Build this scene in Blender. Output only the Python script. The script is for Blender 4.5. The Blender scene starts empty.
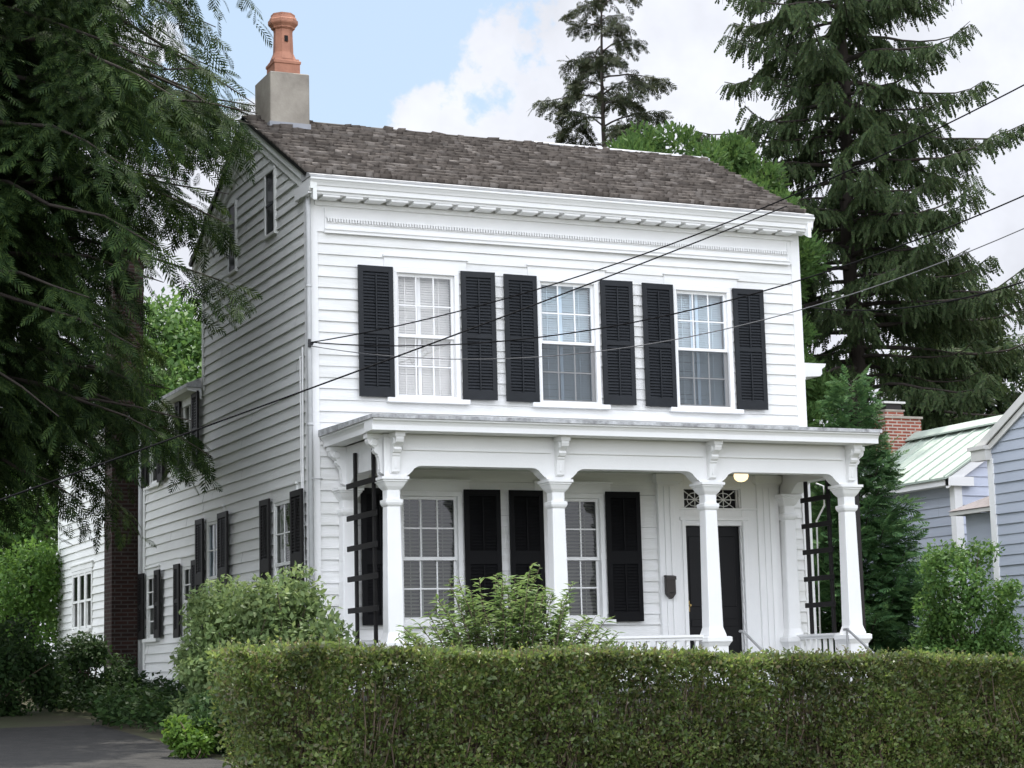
import bpy, bmesh, math, random
import numpy as np
from mathutils import Matrix, Vector

random.seed(7)
scene = bpy.context.scene
COL = scene.collection

# ------------------------------------------------------------------ camera
cam_d = bpy.data.cameras.new("camera")
cam_d.sensor_fit = 'HORIZONTAL'
cam_d.sensor_width = 36.0
cam_d.lens = 1988.2 * 36.0 / 1024.0
cam_d.clip_start = 0.1
cam_d.clip_end = 2000.0
cam = bpy.data.objects.new("camera", cam_d)
COL.objects.link(cam)
CP = Vector((-7.56075, -22.79332, 0.0))
R_ = Vector((0.91332752, -0.40645649, -0.02501914))
U_ = Vector((-0.03566224, -0.14103427, 0.98936219))
F_ = Vector((0.40566123, 0.90271948, 0.14330563))
cam.matrix_world = Matrix(((R_.x, U_.x, -F_.x, CP.x), (R_.y, U_.y, -F_.y, CP.y), (R_.z, U_.z, -F_.z, CP.z), (0, 0, 0, 1)))
scene.camera = cam

# ------------------------------------------------------------------ exposure, sun and sky
scene.view_settings.view_transform = 'Standard'
scene.view_settings.look = 'None'
scene.view_settings.gamma = 1.0
scene.view_settings.use_curve_mapping = False
scene.view_settings.exposure = 0.62

SUN_TO = Vector((0.16, 0.25, 0.955)).normalized()
sun_d = bpy.data.lights.new("sun", 'SUN')
sun_d.energy = 3.8
sun_d.angle = math.radians(0.6)
sun_d.color = (1.0, 0.95, 0.86)
sun = bpy.data.objects.new("sun", sun_d)
COL.objects.link(sun)
sun.rotation_euler = (-SUN_TO).to_track_quat('-Z', 'Y').to_euler()
sun.location = (0, 0, 30)

world = bpy.data.worlds.new("World")
scene.world = world
world.use_nodes = True
wn, wl = world.node_tree.nodes, world.node_tree.links
wn.clear()


def wnode(t, **kw):
    n = wn.new(t)
    for k, v in kw.items():
        setattr(n, k, v)
    return n


def wmath(op, a, b=None, c=None, clamp=False):
    n = wn.new('ShaderNodeMath')
    n.operation = op
    n.use_clamp = clamp
    for i, v in enumerate((a, b, c)):
        if v is None:
            continue
        if isinstance(v, (int, float)):
            n.inputs[i].default_value = v
        else:
            wl.new(v, n.inputs[i])
    return n.outputs[0]


w_out = wnode('ShaderNodeOutputWorld')
w_bg = wnode('ShaderNodeBackground')
w_bg.inputs['Strength'].default_value = 0.10
sky = wnode('ShaderNodeTexSky')
sky.sky_type = 'NISHITA'
sky.sun_disc = False
sky.sun_elevation = math.asin(SUN_TO.z)
sky.sun_rotation = math.atan2(SUN_TO.x, SUN_TO.y)
sky.air_density = 1.0
sky.dust_density = 1.5
w_tc = wnode('ShaderNodeTexCoord')
w_dir = w_tc.outputs['Generated']


def px_dir(x, y):
    return (F_ * 1988.2 + R_ * (x - 512.0) - U_ * (y - 384.0)).normalized()


def wdot(v):
    n = wn.new('ShaderNodeVectorMath')
    n.operation = 'DOT_PRODUCT'
    wl.new(w_dir, n.inputs[0])
    n.inputs[1].default_value = v
    return n.outputs['Value']


def wnoise(scale, detail, rough=0.55, dist=0.0):
    n = wn.new('ShaderNodeTexNoise')
    n.inputs['Scale'].default_value = scale
    n.inputs['Detail'].default_value = detail
    n.inputs['Roughness'].default_value = rough
    n.inputs['Distortion'].default_value = dist
    wl.new(w_dir, n.inputs['Vector'])
    return n.outputs[0]


n_edge = wnoise(22.0, 7.0, 0.58)
n_big = wnoise(3.2, 4.0, 0.5)
# a blue gap in the clouds: distance in a squashed frame from its middle
D_gap = px_dir(320, 0)
along = (px_dir(560, -30) - px_dir(300, 60)).normalized()
across = along.cross(D_gap).normalized()
du = wmath('MULTIPLY', wdot(along), 1.0)
du = wmath('SUBTRACT', du, along.dot(D_gap))
dv = wmath('SUBTRACT', wdot(across), across.dot(D_gap))
du = wmath('DIVIDE', du, 0.10)
dv = wmath('DIVIDE', dv, 0.085)
rr = wmath('SQRT', wmath('ADD', wmath('MULTIPLY', du, du), wmath('MULTIPLY', dv, dv)))
ne = wmath('MULTIPLY', wmath('SUBTRACT', n_edge, 0.5), 1.9)
gap = wmath('ADD', rr, ne)
m1 = wn.new('ShaderNodeMapRange')
m1.interpolation_type = 'SMOOTHSTEP'
m1.inputs['From Min'].default_value = 0.86
m1.inputs['From Max'].default_value = 1.04
wl.new(gap, m1.inputs['Value'])
# behind / beside: broken cover elsewhere
m2 = wn.new('ShaderNodeMapRange')
m2.interpolation_type = 'SMOOTHSTEP'
m2.inputs['From Min'].default_value = 0.34
m2.inputs['From Max'].default_value = 0.56
wl.new(n_big, m2.inputs['Value'])
front = wdot(px_dir(512, 200))
m3 = wn.new('ShaderNodeMapRange')
m3.inputs['From Min'].default_value = 0.75
m3.inputs['From Max'].default_value = 0.93
wl.new(front, m3.inputs['Value'])
# inside the photographed part of the sky the cover is closed but for the gap
cover = wmath('MAXIMUM', m2.outputs[0], m3.outputs[0], clamp=True)
mask = wmath('MULTIPLY', m1.outputs[0], cover, clamp=True)
# cloud brightness: greyer bodies, plus an unseen bright bank added to light the walls
n_body = wnoise(7.0, 6.0, 0.6)
fill_bank = wmath('MAXIMUM', wdot(Vector((-0.70, -0.60, 0.50)).normalized()), 0.0)
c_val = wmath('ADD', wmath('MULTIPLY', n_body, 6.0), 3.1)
c_val = wmath('ADD', c_val, wmath('MULTIPLY', fill_bank, 24.0))
c_rgb = wn.new('ShaderNodeCombineColor')
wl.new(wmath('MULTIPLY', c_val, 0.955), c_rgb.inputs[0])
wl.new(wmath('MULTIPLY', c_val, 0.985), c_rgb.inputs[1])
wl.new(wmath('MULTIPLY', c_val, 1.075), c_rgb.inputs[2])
thin = wn.new('ShaderNodeMixRGB')          # a veil of thin cirrus over the blue
thin.blend_type = 'MIX'
thin.inputs[0].default_value = 0.55
wl.new(sky.outputs[0], thin.inputs[1])
thin.inputs[2].default_value = (5.0, 6.2, 7.3, 1)
mix = wn.new('ShaderNodeMixRGB')
wl.new(mask, mix.inputs[0])
wl.new(thin.outputs[0], mix.inputs[1])
wl.new(c_rgb.outputs[0], mix.inputs[2])
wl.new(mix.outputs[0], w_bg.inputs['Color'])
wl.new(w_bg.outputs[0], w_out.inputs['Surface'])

# ------------------------------------------------------------------ materials


def new_mat(name):
    m = bpy.data.materials.new(name)
    m.use_nodes = True
    m.node_tree.nodes.clear()
    return m, m.node_tree.nodes, m.node_tree.links


def pmat(name, col, rough=0.6, var=0.12, scale=3.0, bump=0.0, bscale=40.0, spec=0.4, metal=0.0, col2=None, detail=6.0, stretch=(1, 1, 1)):
    m, n, l = new_mat(name)
    out = n.new('ShaderNodeOutputMaterial')
    b = n.new('ShaderNodeBsdfPrincipled')
    l.new(b.outputs[0], out.inputs[0])
    b.inputs['Roughness'].default_value = rough
    b.inputs['Metallic'].default_value = metal
    b.inputs['Specular IOR Level'].default_value = spec
    g = n.new('ShaderNodeNewGeometry')
    mp = n.new('ShaderNodeMapping')
    mp.inputs['Scale'].default_value = stretch
    l.new(g.outputs['Position'], mp.inputs['Vector'])
    t = n.new('ShaderNodeTexNoise')
    t.inputs['Scale'].default_value = scale
    t.inputs['Detail'].default_value = detail
    t.inputs['Roughness'].default_value = 0.65
    l.new(mp.outputs[0], t.inputs['Vector'])
    r = n.new('ShaderNodeValToRGB')
    r.color_ramp.elements[0].position = 0.3
    r.color_ramp.elements[1].position = 0.7
    c2 = col2 or tuple(c * (1 - var) for c in col)
    r.color_ramp.elements[0].color = (*c2, 1)
    r.color_ramp.elements[1].color = (*col, 1)
    l.new(t.outputs[0], r.inputs[0])
    l.new(r.outputs[0], b.inputs['Base Color'])
    if bump:
        t2 = n.new('ShaderNodeTexNoise')
        t2.inputs['Scale'].default_value = bscale
        t2.inputs['Detail'].default_value = 4
        l.new(mp.outputs[0], t2.inputs['Vector'])
        bp = n.new('ShaderNodeBump')
        bp.inputs['Strength'].default_value = bump
        bp.inputs['Distance'].default_value = 0.02
        l.new(t2.outputs[0], bp.inputs['Height'])
        l.new(bp.outputs[0], b.inputs['Normal'])
    return m


def island_mat(name, cols, rough=0.75, bump=0.0, nscale=2.0, nmix=0.35, spec=0.3, grain=None):
    """one colour per loose piece (each shingle its own), plus a soft weathering noise"""
    m, n, l = new_mat(name)
    out = n.new('ShaderNodeOutputMaterial')
    b = n.new('ShaderNodeBsdfPrincipled')
    l.new(b.outputs[0], out.inputs[0])
    b.inputs['Roughness'].default_value = rough
    b.inputs['Specular IOR Level'].default_value = spec
    g = n.new('ShaderNodeNewGeometry')
    r = n.new('ShaderNodeValToRGB')
    e = r.color_ramp.elements
    while len(e) < len(cols):
        e.new(0.5)
    for i, c in enumerate(cols):
        e[i].position = i / (len(cols) - 1)
        e[i].color = (*c, 1)
    l.new(g.outputs['Random Per Island'], r.inputs[0])
    mp = n.new('ShaderNodeMapping')
    mp.inputs['Scale'].default_value = grain or (1, 1, 1)
    l.new(g.outputs['Position'], mp.inputs['Vector'])
    t = n.new('ShaderNodeTexNoise')
    t.inputs['Scale'].default_value = nscale
    t.inputs['Detail'].default_value = 6
    l.new(mp.outputs[0], t.inputs['Vector'])
    mr = n.new('ShaderNodeMapRange')
    mr.inputs['From Min'].default_value = 0.3
    mr.inputs['From Max'].default_value = 0.7
    mr.inputs['To Min'].default_value = 1 - nmix
    mr.inputs['To Max'].default_value = 1 + nmix
    l.new(t.outputs[0], mr.inputs[0])
    mx = n.new('ShaderNodeMixRGB')
    mx.blend_type = 'MULTIPLY'
    mx.inputs[0].default_value = 1
    l.new(r.outputs[0], mx.inputs[1])
    l.new(mr.outputs[0], mx.inputs[2])
    l.new(mx.outputs[0], b.inputs['Base Color'])
    return m


def leaf_mat(name, cols, trans=0.35, rough=0.5, spec=0.35, nscale=1.2, nmix=0.25):
    m, n, l = new_mat(name)
    out = n.new('ShaderNodeOutputMaterial')
    b = n.new('ShaderNodeBsdfPrincipled')
    b.inputs['Roughness'].default_value = rough
    b.inputs['Specular IOR Level'].default_value = spec
    g = n.new('ShaderNodeNewGeometry')
    r = n.new('ShaderNodeValToRGB')
    e = r.color_ramp.elements
    while len(e) < len(cols):
        e.new(0.5)
    for i, c in enumerate(cols):
        e[i].position = i / (len(cols) - 1)
        e[i].color = (*c, 1)
    l.new(g.outputs['Random Per Island'], r.inputs[0])
    t = n.new('ShaderNodeTexNoise')
    t.inputs['Scale'].default_value = nscale
    t.inputs['Detail'].default_value = 3
    l.new(g.outputs['Position'], t.inputs['Vector'])
    mr = n.new('ShaderNodeMapRange')
    mr.inputs['From Min'].default_value = 0.3
    mr.inputs['From Max'].default_value = 0.7
    mr.inputs['To Min'].default_value = 1 - nmix
    mr.inputs['To Max'].default_value = 1 + nmix
    l.new(t.outputs[0], mr.inputs[0])
    mx = n.new('ShaderNodeMixRGB')
    mx.blend_type = 'MULTIPLY'
    mx.inputs[0].default_value = 1
    l.new(r.outputs[0], mx.inputs[1])
    l.new(mr.outputs[0], mx.inputs[2])
    l.new(mx.outputs[0], b.inputs['Base Color'])
    tr = n.new('ShaderNodeBsdfTranslucent')
    hs = n.new('ShaderNodeHueSaturation')
    hs.inputs['Hue'].default_value = 0.485
    hs.inputs['Value'].default_value = 1.5
    l.new(mx.outputs[0], hs.inputs['Color'])
    l.new(hs.outputs[0], tr.inputs['Color'])
    ms = n.new('ShaderNodeMixShader')
    ms.inputs[0].default_value = trans
    l.new(b.outputs[0], ms.inputs[1])
    l.new(tr.outputs[0], ms.inputs[2])
    l.new(ms.outputs[0], out.inputs[0])
    return m


def glass_mat(name, refl=0.12, tint=(1, 1, 1), rough=0.02, fr=1.0):
    m, n, l = new_mat(name)
    out = n.new('ShaderNodeOutputMaterial')
    tr = n.new('ShaderNodeBsdfTransparent')
    tr.inputs[0].default_value = (*tint, 1)
    gl = n.new('ShaderNodeBsdfGlossy')
    gl.inputs['Roughness'].default_value = rough
    g = n.new('ShaderNodeNewGeometry')
    t = n.new('ShaderNodeTexNoise')         # old panes are slightly wavy
    t.inputs['Scale'].default_value = 4.0
    t.inputs['Detail'].default_value = 1
    l.new(g.outputs['Position'], t.inputs['Vector'])
    bp = n.new('ShaderNodeBump')
    bp.inputs['Strength'].default_value = 0.06
    bp.inputs['Distance'].default_value = 0.05
    l.new(t.outputs[0], bp.inputs['Height'])
    l.new(bp.outputs[0], gl.inputs['Normal'])
    lw = n.new('ShaderNodeLayerWeight')
    lw.inputs['Blend'].default_value = 0.25
    mr = n.new('ShaderNodeMapRange')
    mr.inputs['To Min'].default_value = refl
    mr.inputs['To Max'].default_value = min(1.0, refl + 0.55 * fr)
    l.new(lw.outputs['Facing'], mr.inputs[0])
    mx = n.new('ShaderNodeMixShader')
    l.new(mr.outputs[0], mx.inputs[0])
    l.new(tr.outputs[0], mx.inputs[1])
    l.new(gl.outputs[0], mx.inputs[2])
    l.new(mx.outputs[0], out.inputs[0])
    return m


def screen_mat(name, col, opacity):
    m, n, l = new_mat(name)
    out = n.new('ShaderNodeOutputMaterial')
    tr = n.new('ShaderNodeBsdfTransparent')
    df = n.new('ShaderNodeBsdfDiffuse')
    df.inputs[0].default_value = (*col, 1)
    mx = n.new('ShaderNodeMixShader')
    mx.inputs[0].default_value = opacity
    l.new(tr.outputs[0], mx.inputs[1])
    l.new(df.outputs[0], mx.inputs[2])
    l.new(mx.outputs[0], out.inputs[0])
    return m


def brick_mat(name, c1, c2, mortar, sc=1.0, msize=0.012):
    m, n, l = new_mat(name)
    out = n.new('ShaderNodeOutputMaterial')
    b = n.new('ShaderNodeBsdfPrincipled')
    b.inputs['Roughness'].default_value = 0.85
    b.inputs['Specular IOR Level'].default_value = 0.2
    l.new(b.outputs[0], out.inputs[0])
    g = n.new('ShaderNodeNewGeometry')
    s = n.new('ShaderNodeSeparateXYZ')
    l.new(g.outputs['Position'], s.inputs[0])
    a = n.new('ShaderNodeMath')
    a.operation = 'ADD'
    l.new(s.outputs['X'], a.inputs[0])
    l.new(s.outputs['Y'], a.inputs[1])
    c = n.new('ShaderNodeCombineXYZ')
    l.new(a.outputs[0], c.inputs['X'])
    l.new(s.outputs['Z'], c.inputs['Y'])
    br = n.new('ShaderNodeTexBrick')
    br.inputs['Color1'].default_value = (*c1, 1)
    br.inputs['Color2'].default_value = (*c2, 1)
    br.inputs['Mortar'].default_value = (*mortar, 1)
    br.inputs['Scale'].default_value = sc
    br.inputs['Mortar Size'].default_value = msize
    br.inputs['Mortar Smooth'].default_value = 0.3
    br.inputs['Brick Width'].default_value = 0.21
    br.inputs['Row Height'].default_value = 0.064
    br.inputs['Bias'].default_value = -0.1
    l.new(c.outputs[0], br.inputs['Vector'])
    t = n.new('ShaderNodeTexNoise')
    t.inputs['Scale'].default_value = 5
    t.inputs['Detail'].default_value = 6
    l.new(g.outputs['Position'], t.inputs['Vector'])
    mr = n.new('ShaderNodeMapRange')
    mr.inputs['To Min'].default_value = 0.6
    mr.inputs['To Max'].default_value = 1.4
    l.new(t.outputs[0], mr.inputs[0])
    mx = n.new('ShaderNodeMixRGB')
    mx.blend_type = 'MULTIPLY'
    mx.inputs[0].default_value = 1
    l.new(br.outputs['Color'], mx.inputs[1])
    l.new(mr.outputs[0], mx.inputs[2])
    l.new(mx.outputs[0], b.inputs['Base Color'])
    bp = n.new('ShaderNodeBump')
    bp.inputs['Strength'].default_value = 0.6
    bp.inputs['Distance'].default_value = 0.01
    bp.invert = True
    l.new(br.outputs['Fac'], bp.inputs['Height'])
    l.new(bp.outputs[0], b.inputs['Normal'])
    return m


def emit_mat(name, col, strength):
    m, n, l = new_mat(name)
    out = n.new('ShaderNodeOutputMaterial')
    e = n.new('ShaderNodeEmission')
    e.inputs[0].default_value = (*col, 1)
    e.inputs[1].default_value = strength
    l.new(e.outputs[0], out.inputs[0])
    return m


M = {}
M['white'] = pmat('white_paint', (0.82, 0.82, 0.81), 0.45, scale=1.6, var=0.06, bump=0.08, bscale=60)
M['siding'] = pmat('white_clapboard_paint', (0.82, 0.82, 0.815), 0.5, scale=2.6, col2=(0.67, 0.67, 0.64), bump=0.15, bscale=30, stretch=(0.35, 0.35, 3.0))
M['sidingside'] = pmat('weathered_clapboard_paint', (0.80, 0.81, 0.79), 0.55, scale=1.5, col2=(0.68, 0.69, 0.66), bump=0.15, bscale=30, stretch=(0.4, 0.4, 2.5))
M['ceil'] = pmat('porch_ceiling_paint', (0.52, 0.54, 0.46), 0.6, scale=2.0, var=0.08)
M['soffit'] = pmat('soffit_paint', (0.74, 0.745, 0.70), 0.6, scale=2.0, var=0.08)
M['shutter'] = pmat('charcoal_shutter_paint', (0.014, 0.0165, 0.020), 0.5, scale=4, var=0.35, spec=0.28)
M['blackpaint'] = pmat('dark_brown_black_paint', (0.009, 0.008, 0.008), 0.55, scale=4, var=0.3, spec=0.2)
M['shutterlow'] = pmat('shaded_shutter_paint', (0.005, 0.005, 0.006), 0.6, scale=4, var=0.35, spec=0.15)  # darker copy of the shutter paint; porch shade put into the colour
M['blind'] = pmat('blind_slat', (0.50, 0.49, 0.42), 0.6, scale=3, var=0.06)  # darker than the white slats; porch shade put into the colour
M['blindw'] = pmat('blind_slat_white', (0.86, 0.85, 0.82), 0.6, scale=3, var=0.04)
M['pale_strip'] = pmat('pale_strip_white', (0.86, 0.86, 0.86), 0.8, scale=3, var=0.03)  # narrow pale upright strips behind the panes
M['dark'] = pmat('dark_interior', (0.012, 0.012, 0.012), 0.9, var=0.2)
M['glass'] = glass_mat('window_glass', 0.10)
M['glassup'] = glass_mat('window_glass_sky', 0.10, tint=(0.80, 0.90, 0.97))  # blue tint stands in for reflected sky
M['glassdark'] = glass_mat('window_glass_dim', 0.05, tint=(0.42, 0.44, 0.42), fr=0.5)  # darker tint and weak gloss stand in for dark reflections
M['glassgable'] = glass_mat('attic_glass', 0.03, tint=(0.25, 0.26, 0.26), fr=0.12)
M['screen'] = screen_mat('insect_screen', (0.03, 0.03, 0.032), 0.47)
M['metalroof'] = pmat('grey_tin_roof', (0.60, 0.61, 0.62), 0.5, scale=9, col2=(0.16, 0.16, 0.16), bump=0.2, bscale=20)
M['downpipe'] = pmat('painted_pipe', (0.55, 0.56, 0.56), 0.5, scale=4, var=0.2)
M['brownpipe'] = pmat('brown_pipe', (0.020, 0.016, 0.015), 0.5, scale=5, var=0.3)
M['shingle'] = island_mat('cedar_shingle', [(0.056, 0.046, 0.039), (0.088, 0.074, 0.063), (0.122, 0.104, 0.090), (0.076, 0.064, 0.055), (0.19, 0.168, 0.150)], 0.85, nscale=1.6, nmix=0.30, grain=(3, 8, 8))
M['gutter'] = pmat('painted_gutter', (0.50, 0.50, 0.50), 0.5, scale=5, col2=(0.34, 0.34, 0.34))
M['concrete'] = pmat('chimney_render', (0.43, 0.39, 0.33), 0.85, scale=2.2, col2=(0.24, 0.215, 0.18), bump=0.2, bscale=25)
M['lead'] = pmat('lead_flashing', (0.36, 0.37, 0.40), 0.5, scale=6, var=0.25)
M['terracotta'] = pmat('terracotta', (0.50, 0.235, 0.15), 0.75, scale=4, col2=(0.33, 0.15, 0.10), bump=0.1)
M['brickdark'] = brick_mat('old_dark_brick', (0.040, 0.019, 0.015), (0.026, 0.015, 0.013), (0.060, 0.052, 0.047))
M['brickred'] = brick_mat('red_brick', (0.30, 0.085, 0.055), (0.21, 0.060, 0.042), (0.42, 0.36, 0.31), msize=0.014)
M['stone'] = pmat('foundation_stone', (0.22, 0.21, 0.19), 0.9, scale=3, col2=(0.12, 0.115, 0.10), bump=0.5, bscale=8)
M['porchfloor'] = pmat('grey_floor_paint', (0.30, 0.31, 0.32), 0.5, scale=3, var=0.15)
M['door'] = pmat('black_door_paint', (0.004, 0.004, 0.005), 0.4, scale=3, var=0.3, spec=0.25)
M['brass'] = pmat('brass', (0.35, 0.25, 0.10), 0.35, metal=1.0)
M['iron'] = pmat('wrought_iron', (0.02, 0.02, 0.022), 0.45, var=0.3)
M['steel'] = pmat('galvanised_rail', (0.42, 0.42, 0.42), 0.4, var=0.2, metal=0.6)
M['mailbox'] = pmat('bronze_brown_metal', (0.035, 0.028, 0.024), 0.5, scale=8, var=0.3)
M['lampglow'] = emit_mat('lamp_glow', (1.0, 0.74, 0.38), 1.5)
M['cable'] = pmat('black_cable', (0.008, 0.008, 0.009), 0.8, var=0.2, spec=0.05)
M['greycable'] = pmat('grey_cable', (0.10, 0.10, 0.105), 0.6, var=0.2)
M['greyblue'] = pmat('grey_blue_siding', (0.42, 0.455, 0.52), 0.55, scale=1.5, col2=(0.36, 0.395, 0.46), bump=0.1, bscale=30, stretch=(0.4, 0.4, 2.5))
M['paleblue'] = pmat('lit_pale_blue_siding', (0.56, 0.60, 0.71), 0.55, scale=1.5, var=0.1)  # lighter than the side wall; open-sky light put into the colour
M['greenmetal'] = pmat('pale_green_metal_roof', (0.40, 0.46, 0.40), 0.5, scale=1.5, col2=(0.33, 0.385, 0.335), spec=0.5)
M['asphaltroof'] = pmat('mauve_grey_shingles', (0.25, 0.22, 0.22), 0.85, scale=12, col2=(0.17, 0.155, 0.155), bump=0.2, bscale=50)
M['trimgrey'] = pmat('trim_paint', (0.62, 0.61, 0.58), 0.5, scale=2, var=0.1)
M['bark'] = pmat('bark', (0.050, 0.040, 0.032), 0.9, scale=5, col2=(0.022, 0.018, 0.015), bump=0.8, bscale=14, stretch=(1, 1, 0.3))
M['twig'] = pmat('twig_bark', (0.13, 0.095, 0.065), 0.9, scale=8, col2=(0.06, 0.045, 0.035))
M['soil'] = pmat('lawn_and_soil', (0.055, 0.070, 0.025), 0.95, scale=0.8, col2=(0.060, 0.047, 0.032), bump=0.6, bscale=12)
M['asphalt'] = pmat('worn_gravel_asphalt', (0.042, 0.040, 0.037), 0.92, scale=6, col2=(0.018, 0.0175, 0.017), bump=0.8, bscale=45, detail=12)
M['street'] = pmat('street_asphalt', (0.055, 0.055, 0.055), 0.9, scale=8, var=0.3, bump=0.3, bscale=60)

# ------------------------------------------------------------------ mesh helpers


class MB:
    """collects polygons and links them as ONE mesh object"""

    def __init__(self, mapf=None):
        self.v, self.f, self.mapf = [], [], mapf

    def add(self, pts, faces):
        o = len(self.v)
        if self.mapf:
            pts = [self.mapf(*p) for p in pts]
        self.v += [tuple(p) for p in pts]
        self.f += [tuple(i + o for i in f) for f in faces]

    def box(self, x0, x1, y0, y1, z0, z1):
        self.add([(x0, y0, z0), (x1, y0, z0), (x1, y1, z0), (x0, y1, z0), (x0, y0, z1), (x1, y0, z1), (x1, y1, z1), (x0, y1, z1)],
                 [(0, 3, 2, 1), (4, 5, 6, 7), (0, 1, 5, 4), (1, 2, 6, 5), (2, 3, 7, 6), (3, 0, 4, 7)])

    def prism(self, poly, a, b, place):
        """poly: 2-D outline; place(p, q, t) -> 3-D point, t running from a to b"""
        n = len(poly)
        pts = [place(p, q, a) for p, q in poly] + [place(p, q, b) for p, q in poly]
        fs = [tuple(range(n))[::-1], tuple(range(n, 2 * n))]
        fs += [(i, (i + 1) % n, n + (i + 1) % n, n + i) for i in range(n)]
        self.add(pts, fs)

    def lathe4(self, cx, cy, prof, chamfer=0.0):
        """square section stacked along z; prof = [(half, z)]"""
        rings = []
        for h, z in prof:
            c = min(chamfer, h * 0.4)
            if c > 0:
                r = [(-h, -h + c), (-h + c, -h), (h - c, -h), (h, -h + c), (h, h - c), (h - c, h), (-h + c, h), (-h, h - c)]
            else:
                r = [(-h, -h), (h, -h), (h, h), (-h, h)]
            rings.append([(cx + p, cy + q, z) for p, q in r])
        self._rings(rings)

    def lathe(self, cx, cy, prof, seg=16):
        rings = [[(cx + r * math.cos(2 * math.pi * i / seg + math.pi / seg), cy + r * math.sin(2 * math.pi * i / seg + math.pi / seg), z) for i in range(seg)] for r, z in prof]
        self._rings(rings)

    def _rings(self, rings):
        n = len(rings[0])
        pts = [p for r in rings for p in r]
        fs = [tuple(range(n))[::-1], tuple(range((len(rings) - 1) * n, len(rings) * n))]
        for k in range(len(rings) - 1):
            for i in range(n):
                j = (i + 1) % n
                fs.append((k * n + i, k * n + j, (k + 1) * n + j, (k + 1) * n + i))
        self.add(pts, fs)

    def tube(self, pts, rad, seg=6):
        pts = [Vector(p) for p in pts]
        if not hasattr(rad, '__len__'):
            rad = [rad] * len(pts)
        rings = []
        for i, p in enumerate(pts):
            d = (pts[min(i + 1, len(pts) - 1)] - pts[max(i - 1, 0)])
            if d.length < 1e-6:
                d = Vector((0, 0, 1))
            d.normalize()
            a = d.cross(Vector((0, 0, 1)))
            if a.length < 0.05:
                a = d.cross(Vector((1, 0, 0)))
            a.normalize()
            b = d.cross(a)
            rings.append([tuple(p + (a * math.cos(2 * math.pi * k / seg) + b * math.sin(2 * math.pi * k / seg)) * rad[i]) for k in range(seg)])
        self._rings(rings)

    def build(self, name, mat, parent=None, smooth=False, bevel=0.0, normals=True):
        me = bpy.data.meshes.new(name)
        off = Vector((0, 0, 0))
        p = parent
        while p is not None:
            off += p.location
            p = p.parent
        me.from_pydata(self.v, [], self.f)
        if normals or bevel:
            bm = bmesh.new()
            bm.from_mesh(me)
            if normals:
                bmesh.ops.recalc_face_normals(bm, faces=bm.faces)
            if bevel:
                bmesh.ops.bevel(bm, geom=list(bm.edges), offset=bevel, segments=1, affect='EDGES', clamp_overlap=True)
            bm.to_mesh(me)
            bm.free()
        me.materials.append(mat)
        if smooth:
            me.polygons.foreach_set('use_smooth', [True] * len(me.polygons))
        o = bpy.data.objects.new(name, me)
        COL.objects.link(o)
        if parent:
            o.parent = parent
            o.location = -off
        return o


def tag(o, label, cat, group=None, kind=None):
    if label:
        o['label'] = label
    if cat:
        o['category'] = cat
    if group:
        o['group'] = group
    if kind:
        o['kind'] = kind
    return o


def empty(name, loc, label, cat, group=None):
    o = bpy.data.objects.new(name, None)
    COL.objects.link(o)
    o.location = loc
    o.empty_display_size = 0.3
    return tag(o, label, cat, group)


def bulk(name, V, F, mat, parent=None, smooth=False):
    """numpy vertices (n,3) and faces (m,k) -> one mesh object"""
    me = bpy.data.meshes.new(name)
    V = np.asarray(V, np.float32)
    F = np.asarray(F, np.int32)
    k = F.shape[1]
    me.vertices.add(len(V))
    me.vertices.foreach_set('co', V.ravel())
    me.loops.add(F.size)
    me.loops.foreach_set('vertex_index', F.ravel())
    me.polygons.add(len(F))
    me.polygons.foreach_set('loop_start', np.arange(0, F.size, k, dtype=np.int32))
    me.polygons.foreach_set('loop_total', np.full(len(F), k, np.int32))
    me.update(calc_edges=True)
    me.materials.append(mat)
    if smooth:
        me.polygons.foreach_set('use_smooth', np.ones(len(F), dtype=bool))
    o = bpy.data.objects.new(name, me)
    COL.objects.link(o)
    if parent:
        o.parent = parent
        o.location = -parent.location
    return o


def gz(x, y):
    """height of the ground: it climbs gently from the street to the back of the house"""
    z = max(-1.65, min(-0.2, -1.65 + (y + 22.8) * 0.047))
    return z - 0.035 * max(0.0, min(12.0, x + 3.0)) * max(0.0, min(1.0, (-2.0 - y) / 4.0))


# ------------------------------------------------------------------ ground
def sheet(name, xs, ys, dz, mat):
    V = [(x, y, gz(x, y) + dz) for y in ys for x in xs]
    nx = len(xs)
    Fq = [(j * nx + i, j * nx + i + 1, (j + 1) * nx + i + 1, (j + 1) * nx + i) for j in range(len(ys) - 1) for i in range(nx - 1)]
    o = bulk(name, V, Fq, mat)
    o['kind'] = 'structure'
    return o


sheet('ground', [-600, -100, -30, -10, -3, 0, 3, 6, 9, 30, 100, 600], [-600, -100, -40, -22.8] + list(np.linspace(-20, 8.05, 15)) + [20, 100, 900], 0.0, M['soil'])
sheet('street', [-150, -20, -3, 0, 3, 6, 9, 20, 150], [-34, -30, -26, -22.8, -20.5], 0.004, M['street'])
sheet('driveway', [-9.5, -6, -3.0, -2.25], list(np.linspace(-20.5, 1.4, 14)), 0.008, M['asphalt'])

# ------------------------------------------------------------------ the main house
HOUSE = empty('clapboard_house', (0, 0, -0.6), 'white two-storey clapboard house with black shutters, brown shingle roof and columned front porch', 'house')


def fmap(u, o, z):          # front wall: u along x, o outwards towards the street
    return (u, -o, z)


def smap(u, o, z):          # left wall: u runs back along y, o outwards to the left
    return (-o, u, z)


PITCH, PHASE = 0.139, 4.448 % 0.139


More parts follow.
